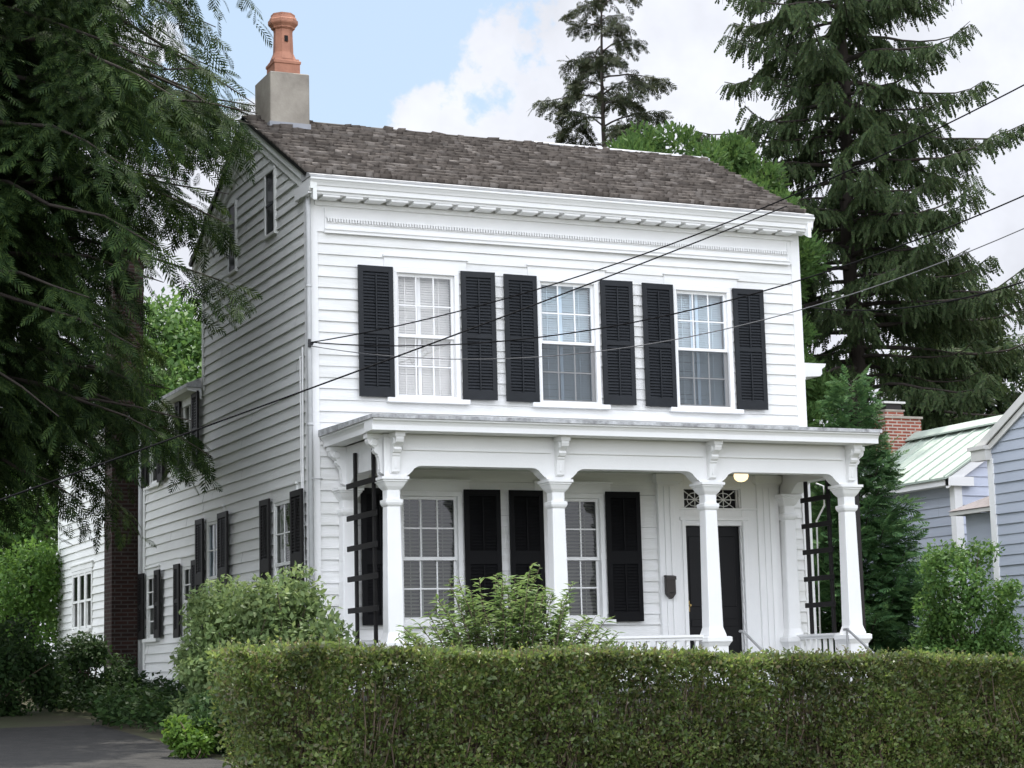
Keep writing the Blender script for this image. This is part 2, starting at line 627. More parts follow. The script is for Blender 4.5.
def clap_wall(name, mapf, ulo, uhi, z0, z1, openings, mat, lap=0.020, breaks=(), zlo=None, pitch=PITCH, phase=PHASE, parent=None, off=0.0):
    mb = MB(mapf)
    k0 = math.floor((z0 - phase) / pitch)
    courses = []
    k = k0
    while phase + k * pitch < z1 - 1e-6:
        courses.append((phase + k * pitch, k))
        k += 1
    rnd = random.Random(len(name) * 13 + int(z1 * 10))
    for c0, k in courses:
        c1 = c0 + pitch
        lp = lap * rnd.uniform(0.75, 1.2)
        lo, hi = max(c0, z0), min(c1, z1)
        cuts = {lo, hi}
        for (a, b, e, f) in openings:
            for z in (e, f):
                if lo + 1e-5 < z < hi - 1e-5:
                    cuts.add(z)
        for z in breaks:
            if lo + 1e-5 < z < hi - 1e-5:
                cuts.add(z)
        cuts = sorted(cuts)

        def wob(u):
            return 0.0022 * math.sin(u * 1.3 + k * 2.1) + 0.0014 * math.sin(u * 3.9 + k * 1.3)

        jsh, jst, jln = rnd.uniform(0, 4), [rnd.uniform(-0.0014, 0.0014) for _ in range(12)], rnd.uniform(2.4, 4.2)

        def offs(z, u, um):
            return off + lp * (1 - (z - c0) / pitch) + 0.004 + 0.002 * math.sin(u * 2.3 + k) + jst[int((um + jsh + 6) / jln) % 12]
        for za, zb in zip(cuts, cuts[1:]):
            zm = (za + zb) / 2
            iv = [(ulo(zm), uhi(zm), True, True)]
            for (a, b, e, f) in openings:
                if e < zm < f:
                    nv = []
                    for (p, q, s, t) in iv:
                        if b <= p or a >= q:
                            nv.append((p, q, s, t))
                            continue
                        if a > p:
                            nv.append((p, a, s, False))
                        if b < q:
                            nv.append((b, q, False, t))
                    iv = nv
            for (p, q, s, t) in iv:
                if q - p < 0.004:
                    continue
                pa, pb = (ulo(za), ulo(zb)) if s else (p, p)
                qa, qb = (uhi(za), uhi(zb)) if t else (q, q)
                n = max(1, int((q - p) / 0.45))
                for i in range(n):
                    f0, f1 = i / n, (i + 1) / n
                    ua0, ua1 = pa + (qa - pa) * f0, pa + (qa - pa) * f1
                    ub0, ub1 = pb + (qb - pb) * f0, pb + (qb - pb) * f1
                    butt = abs(za - c0) < 1e-6
                    w0, w1 = (wob(ua0), wob(ua1)) if butt else (0, 0)
                    um = (ua0 + ua1) / 2
                    if butt:
                        dj = jst[int((um + jsh + 6) / jln) % 12] * 0.8
                        w0, w1 = w0 + dj, w1 + dj
                    A = (ua0, offs(za, ua0, um), za + w0)
                    B = (ua1, offs(za, ua1, um), za + w1)
                    mb.add([A, B, (ub1, offs(zb, ub1, um), zb), (ub0, offs(zb, ub0, um), zb)], [(0, 1, 2, 3)])
                    if butt:
                        mb.add([(ua0, off - 0.012, za + w0 + 0.001), (ua1, off - 0.012, za + w1 + 0.001), B, A], [(0, 1, 2, 3)])
    return mb.build(name, mat, parent, normals=False)


UPW = [1.52, 3.487, 5.475]
LOW = [1.52, 3.487]
front_open = [(c - 0.40, c + 0.40, 3.42, 4.99) for c in UPW] + [(c - 0.385, c + 0.385, 0.66, 2.20) for c in LOW] + [(5.09, 5.93, -0.21, 2.31)]
clap_wall('front_wall', fmap, lambda z: 0.0, lambda z: 7.0, -0.2, 5.42, front_open, M['siding'], parent=HOUSE)

RIDGE_Y, RIDGE_Z = 2.42, 7.50
SLOPE = (RIDGE_Z - 6.03) / (RIDGE_Y + 0.35)


def roof_under(y):
    return RIDGE_Z - 0.06 - SLOPE * abs(y - RIDGE_Y)


def g_lo(z):
    return 0.0 if z < roof_under(0) else RIDGE_Y - (RIDGE_Z - 0.06 - z) / SLOPE


def g_hi(z):
    return 4.84 if z < roof_under(4.84) else RIDGE_Y + (RIDGE_Z - 0.06 - z) / SLOPE


side_wins = dict(A=(1.03, 0.86, 0.62, 2.25), B=(4.25, 0.80, 0.62, 2.25))
g_open = [(1.30, 1.69, 5.74, 6.52), (3.09, 3.44, 5.60, 6.48), (0.64, 1.42, 0.66, 2.21), (3.92, 4.58, 0.66, 2.21)]
clap_wall('side_wall', smap, g_lo, g_hi, 0.0, RIDGE_Z - 0.08, g_open, M['sidingside'], lap=0.024, breaks=(roof_under(0), roof_under(4.84)), parent=HOUSE)
w_open = [(5.26, 5.86, 3.10, 4.06), (7.30, 7.90, 3.08, 4.02), (5.30, 5.90, 0.66, 1.66), (7.49, 8.09, 0.70, 1.64), (12.14, 13.78, 0.98, 1.96)]
clap_wall('wing_side_wall', smap, lambda z: 4.84, lambda z: 15.1, 0.0, 4.2, w_open, M['sidingside'], lap=0.024, parent=HOUSE)
mb = MB()                                           # plain walls the street does not see
mb.box(6.97, 7.0, 0.05, 4.8, -0.2, 5.9)
mb.add([(7.0, 0, 5.9), (7.0, 4.84, 5.9), (7.0, RIDGE_Y, 7.4)], [(0, 1, 2)])
mb.build('right_wall', M['siding'], HOUSE)
for bx in ((0.03, 7.0, 4.80, 4.84, 4.0, 5.95), (0.05, 7.0, 15.06, 15.1, -0.2, 4.2)):
    mb = MB()
    mb.box(*bx)
    mb.build('rear_wall', M['siding'], HOUSE)
rw = MB()
rw.box(7.0, 10.0, 4.84, 8.0, -0.2, 4.62)
rw.build('ell_wall', M['siding'], HOUSE)
mb = MB()
mb.box(0.03, 6.95, 0.32, 4.75, -0.21, -0.18)
mb.box(0.03, 6.95, 0.32, 4.75, 2.72, 2.75)
mb.box(0.30, 6.95, 2.5, 2.55, -0.18, 5.6)
mb.box(0.9, 0.95, 4.9, 15.0, -0.18, 4.1)
mb.build('inner_wall', M['dark'], HOUSE)
mb = MB()
mb.box(-0.015, 6.97, 0.015, 4.8, -1.0, -0.15)
mb.box(-0.012, 6.9, 4.8, 15.08, -1.0, -0.15)
mb.build('foundation', M['stone'], HOUSE)
mb = MB()
mb.box(-0.030, -0.001, -0.03, 15.1, -0.15, 0.015)
mb.box(-0.045, -0.001, -0.03, 15.1, 0.015, 0.04)
mb.build('water_table', M['sidingside'], HOUSE)
# corner boards
for (x0, x1) in ((-0.034, 0.10), (6.90, 7.034)):
    mb = MB()
    mb.box(x0, x1, -0.034, 0.0, -0.2, 5.84)
    mb.box(*((x0, 0.0) if x0 < 0 else (7.0, x1)), -0.001, 0.10, -0.2, 5.838)
    mb.build('corner_board', M['white'], HOUSE)
for bx in ((4.76, 4.84, 4.1, 5.92), (8.25, 8.39, 0.04, 4.2), (14.97, 15.1, 0.04, 4.2)):
    mb = MB()
    mb.box(-0.034, 0.0, *bx)
    mb.build('corner_board', M['sidingside'], HOUSE)

# --- cornice and frieze -------------------------------------------------
prof = [(0.0, 5.835), (-0.265, 5.835), (-0.265, 5.86), (-0.295, 5.868), (-0.295, 5.925), (-0.31, 5.93), (-0.322, 5.955), (-0.345, 5.985), (-0.36, 5.995), (-0.36, 6.02), (0.0, 6.02)]
mb = MB()
mb.prism(prof, -0.09, 7.10, lambda p, q, t: (t, p, q))
# returns at both ends
mb.box(-0.085, 0.0, 0.002, 0.30, 5.85, 6.00)
mb.box(7.0, 7.095, 0.002, 0.30, 5.85, 6.00)
mb.build('cornice', M['white'], HOUSE)
mb = MB()
mb.box(0.10, 6.90, -0.028, 0.02, 5.42, 5.835)             # frieze board
mb.box(0.19, 6.86, -0.060, -0.028, 5.405, 5.445)          # lower moulding
mb.box(0.19, 6.86, -0.075, -0.028, 5.445, 5.462)
mb.box(0.19, 0.215, -0.045, -0.028, 5.462, 5.72)
mb.box(6.835, 6.86, -0.045, -0.028, 5.462, 5.72)
mb.box(0.20, 6.85, -0.045, -0.028, 5.590, 5.605)
mb.box(0.20, 6.85, -0.040, -0.028, 5.535, 5.545)
mb.box(0.06, 6.94, -0.060, -0.028, 5.745, 5.80)
x = 0.225
while x < 6.82:
    mb.box(x, x + 0.019, -0.062, -0.028, 5.548, 5.588)    # fine bead course
    x += 0.036
mb.build('frieze', M['white'], HOUSE)
mb = MB()
x = 0.10
while x < 6.86:
    mb.box(x, x + 0.225, -0.258, -0.06, 5.804, 5.834)
    x += 0.297
mb.build('cornice_block', M['white'], HOUSE, bevel=0.004)
# rake boards on the gable
mb = MB()
ry = RIDGE_Y


def rake(mb, x0, x1, d0, d1):
    """a board under the roof edge from eave to ridge on both slopes, d below the roof line"""
    for ye in (-0.33, 5.17):
        pts = [(ye, roof_under(ye) - d0), (ry, roof_under(ry) - d0), (ry, roof_under(ry) - d1), (ye, roof_under(ye) - d1)]
        mb.prism(pts, x0, x1, lambda p, q, t: (t, p, q))


rake(mb, -0.050, -0.0, 0.03, 0.24)
rake(mb, -0.085, -0.050, -0.01, 0.10)
mb.build('rake_board', M['sidingside'], HOUSE)
mb = MB()
rake(mb, 7.0, 7.05, 0.03, 0.24)
rake(mb, 7.05, 7.085, -0.01, 0.10)
mb.build('rake_board', M['white'], HOUSE)


# --- roof of split shingles ---------------------------------------------
def shingle_roof(name, x0, x1, ye, ze, yr, zr, mat, parent, expo=0.172, seed=1, deck=True):
    rnd = random.Random(seed)
    L = math.hypot(yr - ye, zr - ze)
    cy, cz = (yr - ye) / L, (zr - ze) / L
    ny, nz = (-cz, cy) if cy > 0 else (cz, -cy)

    def P(x, s, h):
        return (x, ye + cy * s + ny * h, ze + cz * s + nz * h)
    V, Fq = [], []
    s = -0.02
    row = 0
    while s < L - 0.02:
        x = x0 - rnd.uniform(0, 0.1)
        while x < x1:
            w = rnd.choice([rnd.uniform(0.06, 0.11), rnd.uniform(0.10, 0.20)])
            a, b = max(x, x0) + 0.002, min(x + w, x1) - 0.003
            x += w
            if b - a < 0.02:
                continue
            sb = s + rnd.uniform(-0.012, 0.009) + 0.006 * math.sin(x * 1.7 + row) + 0.004 * math.sin(x * 4.1 + 2 * row)
            st = min(s + expo * 1.25, L)
            th = rnd.uniform(0.034, 0.055) + (rnd.uniform(0, 0.028) if rnd.random() < 0.2 else 0)
            tl = rnd.uniform(-0.008, 0.008)
            o = len(V)
            V += [P(a, sb, th - tl), P(b, sb + rnd.uniform(-.004, .004), th + tl), P(b, st, 0.008), P(a, st, 0.008), P(a, sb, -0.004), P(b, sb, -0.004), P(b, st, -0.004), P(a, st, -0.004)]
            Fq += [(o, o + 1, o + 2, o + 3), (o + 4, o + 5, o + 1, o), (o + 5, o + 6, o + 2, o + 1), (o + 7, o + 4, o, o + 3)]
        s += expo
        row += 1
    r = bulk(name, V, Fq, mat, parent)
    d = MB()
    d.add([P(x0, 0, -0.006), P(x1, 0, -0.006), P(x1, L, -0.006), P(x0, L, -0.006), P(x0, 0, -0.05), P(x1, 0, -0.05), P(x1, L, -0.05), P(x0, L, -0.05)],
          [(0, 1, 2, 3), (7, 6, 5, 4), (0, 4, 5, 1), (1, 5, 6, 2), (2, 6, 7, 3), (3, 7, 4, 0)])
    dk = d.build('roof_deck', M['blackpaint'], None)
    dk.parent = r
    return r


main_roof = shingle_roof('roof', -0.12, 7.03, -0.235, 6.035 + SLOPE * 0.14, RIDGE_Y, RIDGE_Z + 0.01, M['shingle'], HOUSE, seed=3)
shingle_roof('roof', -0.12, 7.03, 5.21, 6.035, RIDGE_Y, RIDGE_Z + 0.01, M['shingle'], HOUSE, expo=0.2, seed=4)


def child(o, parent):
    """hang an object built in world coordinates under a part of the house"""
    o.parent = parent
    p, off = parent, Vector((0, 0, 0))
    while p is not None:
        off += p.location
        p = p.parent
    o.location = -off
    return o


mb = MB()
mb.prism([(RIDGE_Y - 0.075, RIDGE_Z + 0.012), (RIDGE_Y, RIDGE_Z + 0.055), (RIDGE_Y + 0.075, RIDGE_Z + 0.012), (RIDGE_Y + 0.075, RIDGE_Z - 0.06), (RIDGE_Y - 0.075, RIDGE_Z - 0.06)], 4.2, 7.07, lambda p, q, t: (t, p, q))
child(mb.build('ridge_cap', M['lead'], None), main_roof)
mb = MB()
mb.prism([(RIDGE_Y - 0.11, RIDGE_Z - 0.03), (RIDGE_Y, RIDGE_Z + 0.035), (RIDGE_Y + 0.11, RIDGE_Z - 0.03), (RIDGE_Y + 0.11, RIDGE_Z - 0.06), (RIDGE_Y - 0.11, RIDGE_Z - 0.06)], -0.12, 4.2, lambda p, q, t: (t, p, q))
child(mb.build('ridge_cap', M['blackpaint'], None), main_roof)
mb = MB()                                           # lead-lined gutter along the front eave
mb.prism([(-0.365, 6.022), (-0.365, 6.05), (-0.19, 6.05 + SLOPE * 0.175 - 0.03), (-0.02, 6.12), (-0.02, 6.022)], -0.10, 7.085, lambda p, q, t: (t, p, q))
child(mb.build('gutter', M['gutter'], None), main_roof)
# wing roofs
mb = MB()
mb.prism([(-0.25, 4.22), (3.4, 5.7), (7.2, 4.22), (7.2, 4.17), (-0.25, 4.17)], 4.86, 15.3, lambda p, q, t: (p, t, q))
mb.build('wing_roof', M['metalroof'], HOUSE)
mb = MB()
mb.prism([(0.0, 4.0), (-0.05, 4.0), (-0.05, 4.10), (-0.22, 4.12), (-0.25, 4.165), (0.0, 4.165)], 4.9, 15.2, lambda p, q, t: (p, t, q))
mb.build('wing_cornice', M['sidingside'], HOUSE)
mb = MB()
mb.prism([(6.9, 4.62), (10.02, 4.62), (10.02, 4.66), (10.30, 4.68), (10.34, 4.72), (10.34, 4.80), (10.40, 4.84), (10.42, 4.89), (6.9, 4.89)], 4.60, 8.2, lambda p, q, t: (p, t, q))
mb.build('ell_cornice', M['white'], HOUSE)
mb = MB()
mb.box(9.98, 10.08, 4.76, 4.84, -0.2, 4.62)
mb.build('corner_board', M['sidingside'], HOUSE)


# --- chimneys --------------------------------------------------------------
mb = MB()
mb.box(0.11, 0.66, 1.90, 2.60, 7.16, 8.03)
ch = mb.build('chimney', M['concrete'], HOUSE, bevel=0.012)
mb = MB()
mb.box(0.098, 0.672, 1.888, 2.612, 7.10, 7.335)
child(mb.build('flashing', M['lead'], None), ch)
mb = MB()
mb.lathe4(0.375, 2.15, [(0.178, 8.05), (0.178, 8.17), (0.19, 8.18), (0.19, 8.215), (0.172, 8.225), (0.165, 8.25)])
mb.lathe(0.375, 2.15, [(0.185, 8.25), (0.150, 8.33), (0.138, 8.36), (0.128, 8.64), (0.132, 8.68), (0.160, 8.70), (0.165, 8.72), (0.198, 8.755), (0.204, 8.77), (0.204, 8.815), (0.188, 8.825), (0.178, 8.86), (0.165, 8.865), (0.165, 8.90), (0.13, 8.90), (0.12, 8.80)], 8)
child(mb.build('chimney_pot', M['terracotta'], None), ch)
mb = MB()
mb.box(0.355, 0.40, 2.15 - 0.139, 2.15 - 0.12, 8.50, 8.58)
child(mb.build('vent_slot', M['blackpaint'], None), ch)
mb = MB()
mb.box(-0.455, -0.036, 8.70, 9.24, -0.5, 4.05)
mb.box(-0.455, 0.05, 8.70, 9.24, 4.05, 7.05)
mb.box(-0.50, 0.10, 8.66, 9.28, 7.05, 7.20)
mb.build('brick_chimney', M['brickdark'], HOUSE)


# --- windows ---------------------------------------------------------------
def blind(mb, u0, u1, z0, z1, o, pitch=0.031, tilt=0.85, rnd=None):
    z = z0
    n = 0
    dz, do = 0.5 * 0.048 * math.sin(tilt), 0.5 * 0.048 * math.cos(tilt)
    while z < z1:
        j = rnd.uniform(-0.003, 0.003) if rnd else 0
        mb.add([(u0, o + do, z - dz + j), (u1, o + do, z - dz), (u1, o - do, z + dz), (u0, o - do, z + dz + j)], [(0, 1, 2, 3)])
        z += pitch
    for u in (u0 + (u1 - u0) * 0.2, u0 + (u1 - u0) * 0.8):
        mb.box(u - 0.004, u + 0.004, o + do, o + do + 0.004, z0, z1)


def window(mapf, c, w, z0, z1, mat, name='window', cols=3, head=True, blindmat=None, pale_strip=False, lowscreen=False, glass=None, lowglass=None, cap=0.13, sill=0.10, rows=2, seed=0, out=0.0, slat=0.031):
    rnd = random.Random(seed * 7 + 1)
    u0, u1 = c - w / 2, c + w / 2
    mb = MB(mapf)
    j = 0.062
    mb.box(u0, u0 + j, -0.09, 0.036, z0, z1 - j)
    mb.box(u1 - j, u1, -0.09, 0.036, z0, z1 - j)
    mb.box(u0, u1, -0.09, 0.037, z1 - j, z1)
    if head:
        mb.box(u0 - 0.105, u1 + 0.105, 0.0, 0.030, z1 + 0.001, z1 + cap)
        mb.box(u0 - 0.125, u1 + 0.125, 0.0, 0.055, z1 + cap, z1 + cap + 0.025)
    fr = mb.build(name, mat, HOUSE, bevel=0.003)
    s = MB(mapf)
    s.box(u0 - sill, u1 + sill, -0.05, 0.085, z0 - 0.065, z0 - 0.006)
    child(s.build('sill', mat, None, bevel=0.004), fr)
    a0, a1 = u0 + j, u1 - j
    zm = z0 + (z1 - j - z0) * 0.50
    # sashes: the upper one stands outside the lower
    for (b0, b1, o) in ((zm - 0.02, z1 - j, out - 0.012), (z0, zm + 0.022, out - 0.048 + out * 0.4)):
        sm = MB(mapf)
        st = 0.035
        sm.box(a0 + 0.001, a0 + st, o - 0.03, o, b0, b1 - 0.001)
        sm.box(a1 - st, a1 - 0.001, o - 0.03, o, b0, b1 - 0.001)
        bot = 0.055 if b0 == z0 else 0.042
        sm.box(a0 + st, a1 - st, o - 0.03, o - 0.001, b0 + 0.001, b0 + bot)
        sm.box(a0 + st, a1 - st, o - 0.03, o - 0.001, b1 - 0.040, b1 - 0.002)
        g0, g1, h0, h1 = a0 + st, a1 - st, b0 + bot, b1 - 0.04
        for k in range(1, cols):
            u = g0 + (g1 - g0) * k / cols
            sm.box(u - 0.009, u + 0.009, o - 0.024, o - 0.004, h0, h1)
        for k in range(1, rows):
            z = h0 + (h1 - h0) * k / rows
            sm.box(g0, g1, o - 0.023, o - 0.005, z - 0.009, z + 0.009)
        child(sm.build('sash', mat, None), fr)
        g = MB(mapf)
        g.add([(g0, o - 0.015, h0), (g1, o - 0.015, h0), (g1, o - 0.015, h1), (g0, o - 0.015, h1)], [(0, 1, 2, 3)] if mapf is fmap else [(3, 2, 1, 0)])
        child(g.build('pane', (lowglass or glass or M['glass']) if b0 == z0 else (glass or M['glass']), None, normals=False), fr)
    if lowscreen:
        g = MB(mapf)
        g.add([(a0, -0.008, z0 + 0.02), (a1, -0.008, z0 + 0.02), (a1, -0.008, zm - 0.015), (a0, -0.008, zm - 0.015)], [(0, 1, 2, 3)])
        child(g.build('insect_screen', M['screen'], None, normals=False), fr)
    if blindmat:
        b = MB(mapf)
        blind(b, a0 + 0.005, a1 - 0.012, z0 + 0.03, z1 - j - 0.01, -0.135, rnd=rnd, pitch=slat, tilt=0.85 if slat < 0.04 else 0.6)
        child(b.build('blind', blindmat, None, normals=False), fr)
    if pale_strip:
        b = MB(mapf)
        for uu in pale_strip:
            b.box(uu - 0.022, uu + 0.022, -0.108, -0.098, z0 + 0.03, z1 - j - 0.02)
        child(b.build('pale_strip', M['pale_strip'], None), fr)
    return fr


wl_ = [dict(blindmat=M['blindw'], pale_strip=(1.47,), glass=M['glass']), dict(blindmat=M['blindw'], pale_strip=(3.44,), lowscreen=True, glass=M['glassup']), dict(blindmat=M['blindw'], pale_strip=(5.38, 5.46), lowscreen=True, glass=M['glassup'])]
for i, c in enumerate(UPW):
    window(fmap, c, 0.90, 3.39, 5.03, M['white'], seed=i, **wl_[i])
for i, c in enumerate(LOW):
    window(fmap, c, 0.86, 0.635, 2.235, M['white'], blindmat=M['blind'], glass=M['glassdark'], pale_strip=(c - 0.08,) if i == 0 else False, seed=i + 5, slat=0.045)
window(smap, 1.03, 0.86, 0.62, 2.25, M['sidingside'], cols=2, blindmat=M['blind'], glass=M['glassdark'], cap=0.10, out=0.040, seed=11)
window(smap, 4.25, 0.74, 0.62, 2.25, M['sidingside'], cols=2, glass=M['glassup'], cap=0.10, out=0.040, seed=12)
window(smap, 5.60, 0.68, 0.63, 1.70, M['sidingside'], cols=2, glass=M['glassdark'], cap=0.08, out=0.040, seed=13)
window(smap, 7.79, 0.68, 0.66, 1.68, M['sidingside'], cols=2, glass=M['glassdark'], cap=0.06, out=0.040, seed=14)
window(smap, 5.56, 0.68, 3.06, 4.10, M['sidingside'], cols=2, head=False, glass=M['glass'], blindmat=M['blind'], out=0.040, seed=15)
window(smap, 7.60, 0.68, 3.04, 4.06, M['sidingside'], cols=2, head=False, glass=M['glassdark'], out=0.040, seed=16)
for k in range(3):
    window(smap, 12.40 + 0.5615 * k, 0.56, 0.95, 2.0, M['sidingside'], cols=1, rows=1, head=False, glass=M['glassdark'], sill=-0.002, out=0.040, seed=17 + k)
mb = MB(smap)
mb.box(12.05, 13.87, 0.0, 0.042, 2.003, 2.10)
mb.box(12.03, 13.89, 0.0, 0.060, 2.101, 2.125)
mb.build('window_head', M['sidingside'], HOUSE)
for (c, w, z0, z1) in ((1.495, 0.46, 5.70, 6.56), (3.265, 0.42, 5.55, 6.52)):
    mb = MB(smap)
    mb.box(c - w / 2, c - w / 2 + 0.045, -0.08, 0.045, z0, z1 - 0.045)
    mb.box(c + w / 2 - 0.045, c + w / 2, -0.08, 0.045, z0, z1 - 0.045)
    mb.box(c - w / 2, c + w / 2, -0.08, 0.046, z1 - 0.045, z1)
    mb.box(c - w / 2 - 0.02, c + w / 2 + 0.02, -0.08, 0.06, z0 - 0.04, z0)
    fr = mb.build('window', M['sidingside'], HOUSE, bevel=0.003)
    g = MB(smap)
    g.add([(c - w / 2 + 0.045, 0.026, z0), (c + w / 2 - 0.045, 0.026, z0), (c + w / 2 - 0.045, 0.026, z1 - 0.045), (c - w / 2 + 0.045, 0.026, z1 - 0.045)], [(3, 2, 1, 0)])
    child(g.build('pane', M['glassgable'], None, normals=False), fr)
    g = MB(smap)
    g.box(c - w / 2 + 0.045, c + w / 2 - 0.045, 0.020, 0.034, (z0 + z1) / 2 - 0.05, (z0 + z1) / 2 - 0.02)
    child(g.build('sash', M['shutter'], None), fr)


# --- louvred shutters --------------------------------------------------------
def shutter(mapf, u0, u1, z0, z1, ang=0.0, hinge='u0', mat=None, panel=False, o0=0.042, mid=0.49):
    """panel=True: louvres above, more louvres below a deep middle rail"""
    mat = mat or M['shutter']
    hu = u0 if hinge == 'u0' else u1

    def mp(u, o, z):
        r = u - hu
        s = 1 if hinge == 'u0' else -1
        oo = o + abs(r) * math.sin(ang)
        return mapf(hu + r * math.cos(ang), oo + o0, z)
    mb = MB(mp)
    st, t = 0.062, 0.030
    w = u1 - u0
    mb.box(u0, u0 + st, 0, t, z0, z1)
    mb.box(u1 - st, u1, 0, t, z0, z1)
    zm = z0 + (z1 - z0) * mid
    br = 0.11
    mr = 0.045 if not panel else 0.16
    for (a, b) in ((z0, z0 + br), (zm - mr / 2, zm + mr / 2), (z1 - 0.075, z1)):
        mb.box(u0 + st, u1 - st, 0.0, t - 0.001, a, b)
    for (a, b) in ((z0 + br, zm - mr / 2), (zm + mr / 2, z1 - 0.075)):
        n = int((b - a) / 0.038)
        for i in range(n):
            z = a + (b - a) * (i + 0.5) / n
            h = (b - a) / n
            mb.add([(u0 + st, t - 0.004, z - h * 0.55), (u1 - st, t - 0.004, z - h * 0.55), (u1 - st, 0.003, z + h * 0.5), (u0 + st, 0.003, z + h * 0.5),
                    (u0 + st, t - 0.004, z - h * 0.55 + 0.007), (u1 - st, t - 0.004, z - h * 0.55 + 0.007), (u1 - st, 0.003, z + h * 0.5 + 0.007), (u0 + st, 0.003, z + h * 0.5 + 0.007)],
                   [(0, 3, 2, 1), (4, 5, 6, 7), (0, 1, 5, 4), (2, 3, 7, 6)])
        mb.box((u0 + u1) / 2 - 0.008, (u0 + u1) / 2 + 0.008, t, t + 0.010, a + 0.02, b - 0.02)
    s = mb.build('shutter', mat, HOUSE, normals=False)
    return s


for c in UPW:
    shutter(fmap, c - 0.915, c - 0.452, 3.385, 5.022, 0.03, 'u1')
    shutter(fmap, c + 0.466, c + 0.922, 3.39, 5.028, 0.05, 'u0')
for c in LOW:
    shutter(fmap, c - 0.915, c - 0.445, 0.60, 2.26, 0.03, 'u1', panel=True, mat=M['shutterlow'])
    shutter(fmap, c + 0.445, c + 0.925, 0.60, 2.26, 0.04, 'u0', panel=True, mat=M['shutterlow'])
for (a, c_, z0, z1, h, pn) in ((0.10, 0.585, 0.60, 2.26, 'u1', True), (1.475, 1.85, 0.60, 2.26, 'u0', True), (3.36, 3.865, 0.60, 2.26, 'u1', True), (4.635, 5.00, 0.60, 2.26, 'u0', True),
                                 (4.93, 5.255, 0.62, 1.70, 'u1', False), (5.945, 6.24, 0.62, 1.70, 'u0', False), (7.10, 7.44, 0.65, 1.68, 'u1', False), (8.14, 8.46, 0.65, 1.68, 'u0', False),
                                 (4.87, 5.225, 3.04, 4.12, 'u1', False), (5.905, 6.16, 3.04, 4.12, 'u0', False), (6.90, 7.255, 3.02, 4.06, 'u1', False), (7.945, 8.24, 3.02, 4.06, 'u0', False)):
    shutter(smap, a, c_, z0, z1, 0.02, h, panel=pn, mat=M['blackpaint'], o0=0.062)

# --- porch ---------------------------------------------------------------------
PF = -0.22                                            # porch floor
mb = MB()
mb.box(0.16, 6.86, -1.74, -0.03, PF - 0.06, PF)
mb.build('porch_floor', M['porchfloor'], HOUSE)
mb = MB()
mb.box(0.22, 6.80, -1.66, -0.04, -1.0, PF - 0.06)
mb.build('porch_base', M['stone'], HOUSE)
for k in range(2):
    pass
mb = MB()
for k in range(3):
    mb.box(4.85, 6.32, -1.742 - 0.28 * (k + 1), -1.742 - 0.28 * k, -1.05, PF - 0.06 - 0.135 * (k + 0.5))
mb.build('porch_steps', M['stone'], HOUSE, bevel=0.01)
# roof: a nearly flat deck with a moulded edge on three sides
X0, X1, YF = 0.08, 6.92, -1.94
mb = MB()
mb.prism([(0.0, 2.955), (YF, 2.915), (YF, 2.873), (0.0, 2.873)], X0, X1, lambda p, q, t: (t, p, q))
pr = mb.build('porch_roof', M['metalroof'], HOUSE)
e = [(0.0, 2.742), (-0.10, 2.742), (-0.10, 2.76), (-0.035, 2.80)]


def edge_profile(mb):
    # front run, mitred by simple overlap of the side runs behind it
    p = [(YF + 0.022, 2.872), (YF + 0.022, 2.852), (YF + 0.045, 2.838), (YF + 0.06, 2.812), (YF + 0.064, 2.800), (YF + 0.064, 2.742), (YF + 0.34, 2.742), (YF + 0.34, 2.872)]
    mb.prism(p, X0 + 0.022, X1 - 0.022, lambda p_, q, t: (t, p_, q))
    for sx, xe in ((1, X0 + 0.022), (-1, X1 - 0.022)):
        p = [(xe, 2.872), (xe, 2.852), (xe + sx * 0.023, 2.838), (xe + sx * 0.038, 2.812), (xe + sx * 0.042, 2.800), (xe + sx * 0.042, 2.744), (xe + sx * 0.24, 2.744), (xe + sx * 0.24, 2.872)]
        mb.prism(p, YF + 0.34, -0.036, lambda p_, q, t: (p_, t, q))


mb = MB()
edge_profile(mb)
child(mb.build('eave_moulding', M['white'], None), pr)
mb = MB()
mb.box(0.56, 6.46, -1.36, -0.034, 2.502, 2.52)
child(mb.build('ceiling', M['ceil'], None), pr)

COLX = [0.475, 2.56, 4.63, 6.65]
CY = -1.46
# beam with stepped arch ends
mb = MB()
outline = [(COLX[0] - 0.12, 2.742), (COLX[0] - 0.12, 2.245)]
for a, b in zip(COLX, COLX[1:]):
    outline += [(a + 0.15, 2.245), (a + 0.17, 2.27), (a + 0.185, 2.275), (a + 0.24, 2.33), (a + 0.25, 2.345), (a + 0.30, 2.372), (a + 0.34, 2.378),
                (b - 0.34, 2.378), (b - 0.30, 2.372), (b - 0.25, 2.345), (b - 0.24, 2.33), (b - 0.185, 2.275), (b - 0.17, 2.27), (b - 0.15, 2.245)]
outline += [(COLX[3] + 0.12, 2.245), (COLX[3] + 0.12, 2.742)]


def concave_prism(mb, outline, a, b, place, split):
    """outline cut into convex-ish strips: the top edge is straight at z = split"""
    n = len(outline)
    low = outline[1:-1]
    for (p0, p1) in zip(low, low[1:]):
        if abs(p1[0] - p0[0]) < 1e-6:
            continue
        poly = [(p0[0], split), (p0[0], p0[1]), (p1[0], p1[1]), (p1[0], split)]
        pts = [place(p, q, a) for p, q in poly] + [place(p, q, b) for p, q in poly]
        mb.add(pts, [(0, 1, 2, 3), (7, 6, 5, 4), (1, 5, 6, 2)])


